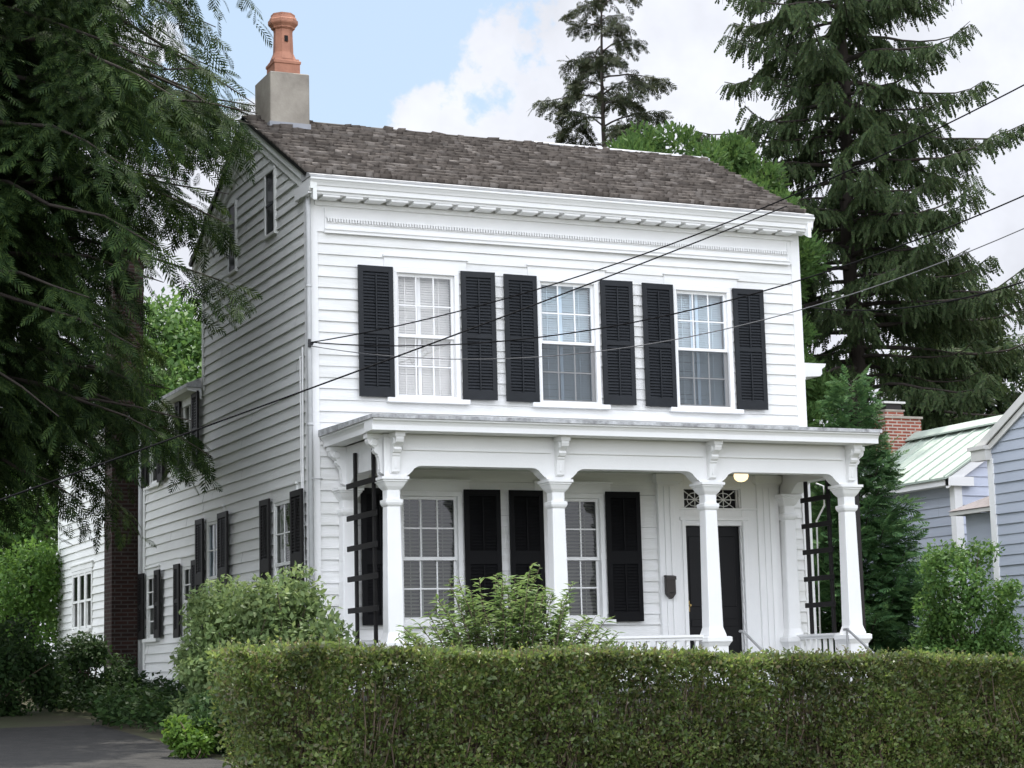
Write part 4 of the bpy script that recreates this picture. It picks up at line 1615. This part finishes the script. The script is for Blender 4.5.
def foliage(name, mat, parent, lobes, n, leaf, size, seed, shell=0.6, rnd=0.9, droop=0.3, zmin=None):
    rg = np.random.RandomState(seed)
    p, o = lobed(rg, lobes, n, shell)
    if zmin is not None:
        k = p[:, 2] > zmin
        p, o = p[k], o[k]
    n = len(p)
    d = unit(o * 0.5 + rg.normal(size=(n, 3)) * rnd + np.array([0, 0, -droop]))
    nn = unit(o + np.array([0, 0, 0.6]) + rg.normal(size=(n, 3)) * 0.6)
    V, Fq = instance(leaf[0], leaf[1], frames(d, nn), p, size * rg.uniform(0.6, 1.25, n))
    return bulk(name, V, Fq, mat, parent)


def stems(base, lobes, rg, n, r0=0.03, wob=0.15):
    out = []
    b = np.array(base, float)
    for i in range(n):
        L = lobes[rg.randint(len(lobes))]
        tip = np.array(L[:3]) + unit(rg.normal(size=3)) * np.array(L[3:6]) * 0.75
        s = b + np.array([rg.uniform(-.2, .2), rg.uniform(-.2, .2), 0]) * wob * 4
        mid = (s + tip) / 2 + rg.normal(size=3) * wob
        mid[2] = s[2] + (tip[2] - s[2]) * 0.6
        ts = np.linspace(0, 1, 6)[:, None]
        P = (1 - ts) ** 2 * s + 2 * ts * (1 - ts) * mid + ts ** 2 * tip
        out.append((P, np.linspace(r0, 0.004, 6)))
    return out


def bush(name, label, base, lobes, n, leaf, size, mat, seed, nst=14, r0=0.018, category='shrub', shell=0.6, droop=0.3, group=None, rnd=0.9):
    e_ = empty(name, base, label, category, group)
    foliage('foliage', mat, e_, lobes, n, leaf, size, seed, shell, droop=droop, zmin=base[2], rnd=rnd)
    rg = np.random.RandomState(seed + 1)
    V, Fq = tubes(stems(base, lobes, rg, nst, r0))
    bulk('stem', V, Fq, M['twig'], e_)
    return e_


def blobs(rg, c, R, n, rmin, rmax, flat=0.8):
    """a lumpy crown: n small ellipsoids spread through a big one"""
    out = []
    for i in range(n):
        d = unit(rg.normal(size=3)) * rg.uniform(0.35, 1.0) ** 0.6
        r = rg.uniform(rmin, rmax)
        out.append((c[0] + d[0] * (R[0] - r * .7), c[1] + d[1] * (R[1] - r * .7), c[2] + d[2] * (R[2] - r * .6), r, r, r * flat))
    return out


def leafy_tree(name, label, base, H, R, seed, mat, n, size, zc=0.5, group=None, nb=30, trunk_r=0.2):
    e_ = empty(name, base, label, 'tree', group)
    rg = np.random.RandomState(seed)
    c = (base[0], base[1], base[2] + H * (0.5 + zc / 2) - 0.0)
    lob = blobs(rg, c, (R, R, H * (1 - zc) / 2 + 0.3), nb, R * 0.22, R * 0.42)
    foliage('crown', mat, e_, lob, n, LEAF, size, seed + 2, 0.62)
    segs = stems(base, lob, rg, 26, trunk_r * 0.45, 0.3)
    t = np.linspace(0, 1, 6)
    segs.append((np.stack([base[0] + 0 * t, base[1] + 0 * t, base[2] + t * H * 0.75], 1), trunk_r * (1 - 0.8 * t)))
    V, Fq = tubes(segs)
    bulk('trunk', V, Fq, M['bark'], e_, smooth=True)
    return e_


L_ = {}
L_['hem'] = leaf_mat('hemlock_needles', [(0.010, 0.022, 0.008), (0.019, 0.039, 0.012), (0.042, 0.070, 0.018), (0.014, 0.029, 0.010)], 0.28, nscale=0.55, nmix=0.55, rough=0.7, spec=0.12)
L_['spr'] = leaf_mat('spruce_needles', [(0.024, 0.042, 0.020), (0.040, 0.066, 0.026), (0.060, 0.090, 0.032), (0.044, 0.050, 0.028)], 0.25, nscale=0.5, rough=0.7, spec=0.12)
L_['pine'] = leaf_mat('thin_pine_needles', [(0.024, 0.034, 0.018), (0.036, 0.046, 0.022), (0.046, 0.046, 0.026)], 0.22, rough=0.7, spec=0.12)
L_['cyp'] = leaf_mat('cypress_sprays', [(0.038, 0.086, 0.024), (0.060, 0.118, 0.032), (0.088, 0.150, 0.042)], 0.30, nscale=1.0, rough=0.7, spec=0.15)
L_['yew'] = leaf_mat('fir_needles', [(0.040, 0.095, 0.038), (0.060, 0.130, 0.048), (0.088, 0.165, 0.058)], 0.30, nscale=0.8, rough=0.7, spec=0.12)
L_['lime'] = leaf_mat('bright_green_leaves', [(0.070, 0.145, 0.024), (0.100, 0.190, 0.030), (0.130, 0.225, 0.038)], 0.45, nscale=0.8, spec=0.2)
L_['mid'] = leaf_mat('mid_green_leaves', [(0.048, 0.105, 0.028), (0.072, 0.150, 0.036), (0.100, 0.180, 0.044)], 0.40, spec=0.2)
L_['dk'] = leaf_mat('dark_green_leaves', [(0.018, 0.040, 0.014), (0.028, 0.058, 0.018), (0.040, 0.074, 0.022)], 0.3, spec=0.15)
L_['vib'] = leaf_mat('viburnum_leaves', [(0.095, 0.150, 0.055), (0.130, 0.190, 0.072), (0.175, 0.235, 0.095)], 0.42, nscale=2.0, spec=0.25)
L_['wil'] = leaf_mat('narrow_shrub_leaves', [(0.085, 0.150, 0.048), (0.120, 0.190, 0.060), (0.165, 0.230, 0.085)], 0.42, nscale=2.0, spec=0.25)
L_['hedge'] = leaf_mat('privet_leaves', [(0.072, 0.115, 0.030), (0.105, 0.160, 0.040), (0.170, 0.225, 0.058), (0.125, 0.105, 0.055), (0.092, 0.145, 0.038), (0.055, 0.085, 0.026)], 0.50, nscale=1.4, nmix=0.45, spec=0.5, rough=0.42)
L_['ivy'] = leaf_mat('vine_leaves', [(0.048, 0.110, 0.022), (0.072, 0.150, 0.030), (0.095, 0.185, 0.036)], 0.4, spec=0.2)

# --- big hemlock at the left, its trunk outside the frame
def rfh(f):
    return (3.9 + 1.6 * min(1, f / 0.12) + 0.6 * max(0.0, min(1, (f - 0.14) / 0.2))) if f < 0.40 else 5.7 * (1 - (f - 0.40) / 0.60) ** 0.75 + 0.2


def hem_reach(a, f):
    """boughs are shorter on the side of the house wall, up to the eaves"""
    lo = 4.85 + 0.85 * max(0.0, min(1.0, (f - 0.24) / 0.14))
    c = math.cos(a + 0.35)
    return lo / max(0.66, c) if c > 0 else 9.0


conifer('hemlock_tree', 'huge dark hemlock with drooping sprays hanging over the left side of the house', (-5.3, 2.6, gz(-5, 2.6)), 18.0, 3.40, rfh, 330, FR_HEM, 0.34, L_['hem'], 11, trunk_r=0.42,
        rise=0.16, droop=0.36, sec=0.36, step=0.095, fstep=0.100, sag=0.60, limb_r=0.040, jit=0.22, min_t=0.15, tilt=0.85, kink=0.018, gaps=0.10, afun=hem_reach)
# --- spruces and other conifers behind the house
rfs = lambda f: 0.5 + 4.5 * (1 - max(0.0, f - 0.25) / 0.75) ** 0.75
conifer('spruce_tree', 'very tall dark spruce with hanging branchlets, rising behind the right end of the house', (17.6, 14.3, -0.2), 25.0, 3.0, rfs, 245, FR_SPR, 0.37, L_['spr'], 21, trunk_r=0.25,
        rise=0.05, droop=0.42, upturn=0.38, hang=0.68, sec=0.20, step=0.075, fstep=0.075, limb_r=0.038, jit=0.56, min_t=0.18, gaps=0.85, kink=0.016, sag=0.25)
rfp = lambda f: (0.7 + 2.1 * (1 - f)) if f < 0.97 else 0.4
conifer('thin_conifer', 'slender sparse conifer with a bare see-through crown above the roof ridge', (11.7, 14.8, -0.2), 15.4, 7.0, rfp, 66, FR_HEM2, 0.25, L_['pine'], 31, trunk_r=0.17,
        rise=0.45, droop=0.40, sec=0.42, step=0.045, fstep=0.06, clump=1.0, tilt=1.6, gaps=0.8, kink=0.03, bendmax=0.5, limb_r=0.03, jit=0.5, min_t=0.3, sag=0.3)
conifer('fir_tree', 'bushy dark green fir with upswept tips between the porch and the brick chimney', (9.62, 2.7, -0.45), 4.80, 0.0, lambda f: 0.12 + 1.45 * (1 - f) ** 1.1, 150, FR_YEW, 0.28, L_['yew'], 41, trunk_r=0.12, tilt=0.95,
        rise=0.45, droop=0.10, sec=0.40, step=0.065, fstep=0.085, upturn=0.25, limb_r=0.02, sag=0.05, jit=0.35)
dk = [((25.5, 21.0), 11.0, 4.0, 51, 'dark dense conifer behind the brick chimney of the metal-roofed building'),
      ((31.0, 22.0), 11.5, 4.4, 52, 'dark broad conifer behind the grey-blue house at the right edge')]
for (bx, by), H, R, sd, lab in dk:
    conifer('dark_conifer', lab, (bx, by, -0.2), H, 0.5, lambda f, R=R: 0.4 + R * (1 - f) ** 0.7, 130, FR_HEM2, 0.75, L_['spr'], sd, trunk_r=0.3, rise=0.1, droop=0.3, sec=0.4, step=0.20, fstep=0.20, tilt=0.9, sag=0.3, group='dark conifers in the background')
conifer('pale_conifer', 'airy conifer against the sky beyond the left end of the rear wing', (1.4, 27.0, -0.2), 12.5, 1.0, lambda f: 0.5 + 3.0 * (1 - f) ** 0.8, 60, FR_SPR, 0.8, L_['spr'], 55, trunk_r=0.2, rise=0.1, droop=0.4, upturn=0.2, hang=0.6, sec=0.3, step=0.3, fstep=0.26)

# --- billowing golden-green cypress behind the roof
CX, CYY = 12.0, 12.0
CY_ = empty('cypress_tree', (CX, CYY, -0.2), 'rounded bright green billowy cypress behind the right slope of the roof', 'tree')
rg = np.random.RandomState(61)
lob = []
for i in range(185):
    f = rg.rand() ** 0.75
    z = 0.8 + 10.0 * f
    R = 3.15 * math.sqrt(max(0.02, 1 - abs((z - 5.0) / 6.5) ** 2.3)) if z > 5.0 else 3.15
    a = rg.uniform(0, 2 * math.pi)
    r = rg.uniform(0.28, 0.70)
    q = max(0.0, R - r * 0.8) * rg.uniform(0.75, 1.0)
    lob.append((CX + math.cos(a) * q, CYY + math.sin(a) * q, -0.2 + z, r, r, r * 0.9))
rg = np.random.RandomState(62)
p, o = lobed(rg, lob, 62000, 0.74, 0.55)
V, Fq = instance(FR_CYP[0], FR_CYP[1], frames(unit(o + rg.normal(size=o.shape) * 0.45), rg.normal(size=o.shape)), p - o * 0.07, 0.15 * rg.uniform(0.7, 1.25, len(p)))
bulk('crown', V, Fq, L_['cyp'], CY_)
V, Fq = tubes(stems((CX, CYY, -0.2), lob, rg, 40, 0.05, 0.3) + [(np.array([(CX, CYY, -0.2), (CX, CYY, 4), (CX, CYY, 9.5)]), np.array([0.22, 0.15, 0.04]))])
bulk('trunk', V, Fq, M['bark'], CY_)

# --- leafy trees far back, left
leafy_tree('leafy_tree', 'sunlit light green leafy tree seen over the rear wing roof', (7.4, 33.0, -0.2), 11.6, 5.0, 71, L_['mid'], 26000, 0.22, 0.25)
leafy_tree('leafy_tree', 'small round green leafy tree at the left edge behind the dark shrubs', (-3.55, 9.5, -0.2), 3.6, 1.2, 72, L_['mid'], 15000, 0.10, 0.15, trunk_r=0.1)
leafy_tree('leafy_tree', 'shaded mid green leafy tree under the airy conifer at the left', (0.0, 22.0, -0.2), 6.0, 2.4, 73, L_['mid'], 16000, 0.16, 0.2)
leafy_tree('leafy_tree', 'dark leafy tree filling the gap behind the right end of the porch', (14.5, 17.5, -0.2), 8.5, 3.6, 74, L_['dk'], 20000, 0.18, 0.05)
rgb = np.random.RandomState(5)

# --- vine on the far corner of the wing
VN = empty('vine_clump', (-0.55, 15.2, -0.3), 'rounded green vine smothering a post at the far left corner of the rear wing', 'vine')
lob = [(-0.55, 15.0, 1.95, 0.75, 0.6, 0.75), (-0.85, 15.0, 1.0, 0.85, 0.6, 0.9), (-0.35, 15.2, 2.1, 0.4, 0.5, 0.5), (-1.0, 14.9, 0.2, 0.8, 0.6, 0.8)]
foliage('foliage', L_['ivy'], VN, lob, 9000, LEAF, 0.10, 81, 0.75)
mb = MB()
mb.tube([(-0.55, 15.0, -0.3), (-0.52, 15.05, 1.2), (-0.55, 15.0, 2.2)], [0.08, 0.07, 0.05], 6)
mb.build('stem', M['bark'], VN)

# --- shrubs ------------------------------------------------------------------
def lumps(seed, c, R, n, r0, r1, flat=0.85):
    return blobs(np.random.RandomState(seed), c, R, n, r0, r1, flat)


bush('shrub', 'big pale green round-leaved shrub at the front left corner of the house', (-1.15, -1.9, gz(0, -1.9)), lumps(1, (-1.16, -1.85, 0.32), (1.06, 0.80, 0.98), 70, 0.20, 0.32), 16000, LEAF, 0.080, L_['vib'], 101, nst=26, shell=0.66)
bush('shrub', 'shaded lower shrub squeezed between the left end of the hedge and the side wall', (-1.75, -2.4, gz(0, -2.4)), lumps(2, (-1.80, -2.3, -0.25), (0.55, 0.6, 0.62), 16, 0.18, 0.3), 5200, LEAF, 0.08, L_['vib'], 102, nst=14)
bush('shrub', 'small bright green shrub at the edge of the driveway, by the end of the hedge', (-2.48, -3.5, gz(0, -3.5)), lumps(3, (-2.46, -3.5, -0.52), (0.30, 0.28, 0.27), 10, 0.11, 0.17), 2400, LEAF, 0.065, L_['lime'], 103, nst=8, r0=0.008)
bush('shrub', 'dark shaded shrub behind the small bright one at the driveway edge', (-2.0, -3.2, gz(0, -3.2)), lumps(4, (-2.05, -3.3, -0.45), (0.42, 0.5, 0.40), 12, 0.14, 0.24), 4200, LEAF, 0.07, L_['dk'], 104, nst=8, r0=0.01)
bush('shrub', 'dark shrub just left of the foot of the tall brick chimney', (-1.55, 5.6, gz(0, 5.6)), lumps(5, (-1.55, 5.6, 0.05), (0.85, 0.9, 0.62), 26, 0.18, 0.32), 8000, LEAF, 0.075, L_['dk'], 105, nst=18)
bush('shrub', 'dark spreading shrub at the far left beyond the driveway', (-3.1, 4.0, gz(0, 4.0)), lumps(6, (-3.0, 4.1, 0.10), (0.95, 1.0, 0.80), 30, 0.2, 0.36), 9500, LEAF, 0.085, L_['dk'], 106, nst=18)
bush('shrub', 'mid green shrub cut by the left edge of the photo', (-4.7, 3.4, gz(0, 3.4)), lumps(7, (-4.6, 3.4, 0.35), (0.9, 0.9, 0.9), 26, 0.22, 0.38), 8000, LEAF, 0.085, L_['mid'], 107, nst=14)
bush('shrub', 'bright green upright shrub beside the corner of the grey-blue house', (9.25, -0.55, gz(0, -0.5)), lumps(8, (9.20, -0.45, 0.55), (0.80, 0.8, 1.38), 60, 0.13, 0.32) + lumps(18, (9.1, -0.5, -0.05), (1.0, 0.9, 0.7), 34, 0.16, 0.32), 22000, LEAF, 0.072, L_['mid'], 108, nst=34, shell=0.5)
bush('shrub', 'loose small-leaved shrub at the right edge against the grey-blue wall', (10.3, -0.9, gz(0, -0.9)), lumps(9, (10.3, -0.9, 0.20), (0.55, 0.6, 1.0), 22, 0.15, 0.28), 4200, LEAF, 0.06, L_['mid'], 109, nst=20, shell=0.5)

# --- willowy shrub before the porch: arching stems with narrow leaves
WS = empty('flowering_shrub', (0.7, -4.6, gz(0, -4.6)), 'loose shrub with arching stems of narrow leaves, between hedge and porch', 'shrub')
rg = np.random.RandomState(121)
segs, lp_, ld_ = [], [], []
for i in range(210):
    u = rg.uniform(-1, 1)
    bxp = 0.50 + 0.55 * u + rg.uniform(-0.1, 0.1)
    s = np.array([bxp, -4.6 + rg.uniform(-0.25, 0.25), gz(0, -4.6)])
    hgt = (2.12 - 0.75 * abs(u) ** 1.3) * rg.uniform(0.55, 1.04)
    lean_ = np.array([u * 0.55 + rg.uniform(-0.18, 0.18), rg.uniform(-0.3, 0.3)])
    ts = np.linspace(0, 1, 8)
    P = np.stack([s[0] + lean_[0] * ts ** 1.7, s[1] + lean_[1] * ts ** 1.7, s[2] + hgt * (ts - 0.10 * ts ** 4)], 1)
    segs.append((P, np.linspace(0.011, 0.003, 8)))
    for k in range(80):
        t = 0.15 + 0.85 * (k + rg.rand()) / 80
        q = t * 7
        m = min(int(q), 6)
        p = P[m] + (P[m + 1] - P[m]) * (q - m)
        a = rg.uniform(0, 2 * math.pi)
        lp_.append(p)
        ld_.append((math.cos(a), math.sin(a), rg.uniform(-0.15, 0.75)))
lp_, ld_ = np.array(lp_), unit(np.array(ld_))
V, Fq = instance(LEAFN[0], LEAFN[1], frames(ld_, np.array([0, 0, 1.0]) + rg.normal(size=ld_.shape) * 0.3), lp_, 0.115 * rg.uniform(0.55, 1.25, len(lp_)))
bulk('foliage', V, Fq, L_['wil'], WS)
V, Fq = tubes(segs, 4)
bulk('stem', V, Fq, M['twig'], WS)
bush('shrub', 'low grey-green shrub with small leaves at the right foot of the arching shrub', (1.25, -4.9, gz(0, -4.9)), lumps(10, (1.25, -4.9, 0.05), (0.42, 0.35, 0.38), 12, 0.12, 0.2), 2600, LEAF, 0.055, L_['vib'], 110, nst=10, r0=0.008, shell=0.5)

# --- ground cover below the chimney (nobody could count it)
rg = np.random.RandomState(131)
n = 15000
y = rg.uniform(-1.5, 9.0, n)
xx = -rg.uniform(0.0, 1.0, n) ** 0.8 * (2.1 + 0.25 * np.sin(y * 1.7)) - 0.05
hh = 0.05 + 0.34 * rg.rand(n) * (0.6 + 0.4 * np.sin(xx * 3.1 + y * 2.3))
zz = np.array([gz(0, v) for v in y]) + hh
p = np.stack([xx, y, zz], 1)
d = unit(rg.normal(size=(n, 3)) * np.array([1, 1, 0.5]))
V, Fq = instance(LEAF[0], LEAF[1], frames(d, np.array([0, 0, 1.0]) + rg.normal(size=(n, 3)) * 0.5), p, 0.095 * rg.uniform(0.6, 1.2, n))
gcv = bulk('ground_cover', V, Fq, L_['dk'])
tag(gcv, 'low dark leafy ground cover along the foot of the side wall', 'ground cover', kind='stuff')

# --- the clipped hedge ---------------------------------------------------------
HG = empty('hedge', (1.8, -6.5, gz(0, -6.5)), 'long clipped privet hedge along the front of the garden', 'hedge')
rg = np.random.RandomState(141)
HX0, HX1, HY0, HY1 = -2.98, 7.2, -7.0, -6.05


def htop(x):
    return 0.245 - 0.0320 * (x - HX0) + 0.016 * np.sin(x * 2.1) + 0.012 * np.sin(x * 5.3 + 1)


n = 195000
x = rg.uniform(HX0, HX1, n)
y = rg.uniform(HY0, HY1, n)
t = rg.rand(n)
zb = np.array([-0.93 - 0.035 * max(0.0, min(12.0, v_ + 3.0)) for v_ in x])
zt = htop(x)
# most leaves crowd the clipped skin: front, top, ends, back
face = rg.choice(5, n, p=[0.60, 0.22, 0.03, 0.05, 0.10])
dep = np.abs(rg.normal(0, 0.085, n))
wobf = 0.030 * np.sin(x * 3.1) + 0.022 * np.sin(x * 7.7 + t * 6) + 0.03 * np.sin(t * 9 + x * 1.7)
wobf = wobf + 0.055 * np.clip(np.sin(x * 13.0 + 2.5 * np.sin(t * 7 + x * 2)) * np.sin(t * 17 + 2 * np.sin(x * 5)), -0.4, 1)
z = zb + (zt - zb) * t
y = np.where(face == 0, HY0 + dep + wobf + 0.04 * (1 - t), y)
y = np.where(face == 3, HY1 - dep - wobf, y)
z = np.where(face == 1, zt - dep * 0.6 + rg.normal(0, 0.012, n) + np.where(rg.rand(n) < 0.12, rg.uniform(0, 0.06, n), 0), z)
x = np.where(face == 2, HX0 + dep + wobf + 0.28 * (1 - t), x)
keep = x > HX0 + 0.28 * (1 - np.clip((z - zb) / (zt - zb), 0, 1)) - 0.02
# thin patches let the garden show through low down
pat = np.sin(x * 1.9 + 0.6) * np.sin(x * 0.83 + 2.2) + 0.5 * np.sin(x * 4.3 + z * 5)
keep &= (rg.rand(n) < np.where(z < zt - 0.32, 0.80 - 0.20 * np.clip(pat, 0, 1), 1.0))
keep &= rg.rand(n) < 0.78 + 0.4 * np.sin(x * 11 + 3 * np.sin(z * 9)) * np.sin(z * 13 + x * 3)
x, y, z, face = x[keep], y[keep], z[keep], face[keep]
n = len(x)
out = np.zeros((n, 3))
out[face == 0] = (0, -1, 0.25)
out[face == 1] = (0, -0.1, 1)
out[face == 2] = (-1, 0, 0.2)
out[face == 3] = (0, 1, 0.2)
d = unit(out * 0.5 + rg.normal(size=(n, 3)) * 0.8 + np.array([0, 0, 0.35]))
nn = unit(out * 0.8 + rg.normal(size=(n, 3)) * 0.7 + np.array([0, 0, 0.35]))
V, Fq = instance(LEAF[0], LEAF[1], frames(d, nn), np.stack([x, y, z], 1), 0.045 * rg.uniform(0.5, 1.45, n))
# stray shoots above the clipped line and out of the face
sp, sd, segs = [], [], []
for i in range(420):
    x0 = rg.uniform(HX0 + 0.05, HX1)
    topw = rg.rand() < 0.75
    y0 = rg.uniform(HY0, HY1) if topw else HY0 + 0.02
    z0 = htop(x0) - 0.03 if topw else rg.uniform(-0.7, htop(x0) - 0.05)
    Ls = rg.uniform(0.05, 0.15) * (1 if topw else 0.7)
    dv_ = unit(np.array([rg.normal(0, 0.3), rg.normal(0, 0.25) - (0 if topw else 0.9), 1.0 if topw else 0.5]))
    P = np.array([(x0, y0, z0) + dv_ * Ls * q for q in (-0.5, 0.4, 1.0)])
    segs.append((P, np.array([0.004, 0.003, 0.002])))
    for k in range(7):
        sp.append(P[1] + (P[2] - P[0]) * (k / 7.0 - 0.35) * 0.7)
        a = rg.uniform(0, 6.28)
        sd.append((math.cos(a), math.sin(a), 0.7))
V2, F2 = instance(LEAF[0], LEAF[1], frames(np.array(sd), rg.normal(size=(len(sd), 3)) + np.array([0, 0, 0.5])), np.array(sp), 0.042 * rg.uniform(0.6, 1.2, len(sp)))
V, Fq = np.concatenate([V, V2]), np.concatenate([Fq, F2 + len(V)])
bulk('foliage', V, Fq, L_['hedge'], HG)
for i in range(1700):
    x0 = rg.uniform(HX0 + 0.3, HX1)
    y0 = rg.uniform(HY0 + 0.12, HY1 - 0.1)
    x1, y1 = x0 + rg.normal(0, 0.16), np.clip(y0 + rg.normal(0, 0.16), HY0 + 0.03, HY1)
    z1 = htop(x0) - rg.uniform(0.03, 0.5)
    P = np.array([(x0, y0, -1.0), ((x0 + x1) / 2 + rg.normal(0, 0.05), (y0 + y1) / 2, (z1 - 1.0) / 2), (x1, y1, z1)])
    segs.append((P, np.array([0.011, 0.007, 0.003])))
V, Fq = tubes(segs, 4)
bulk('stem', V, Fq, M['twig'], HG)
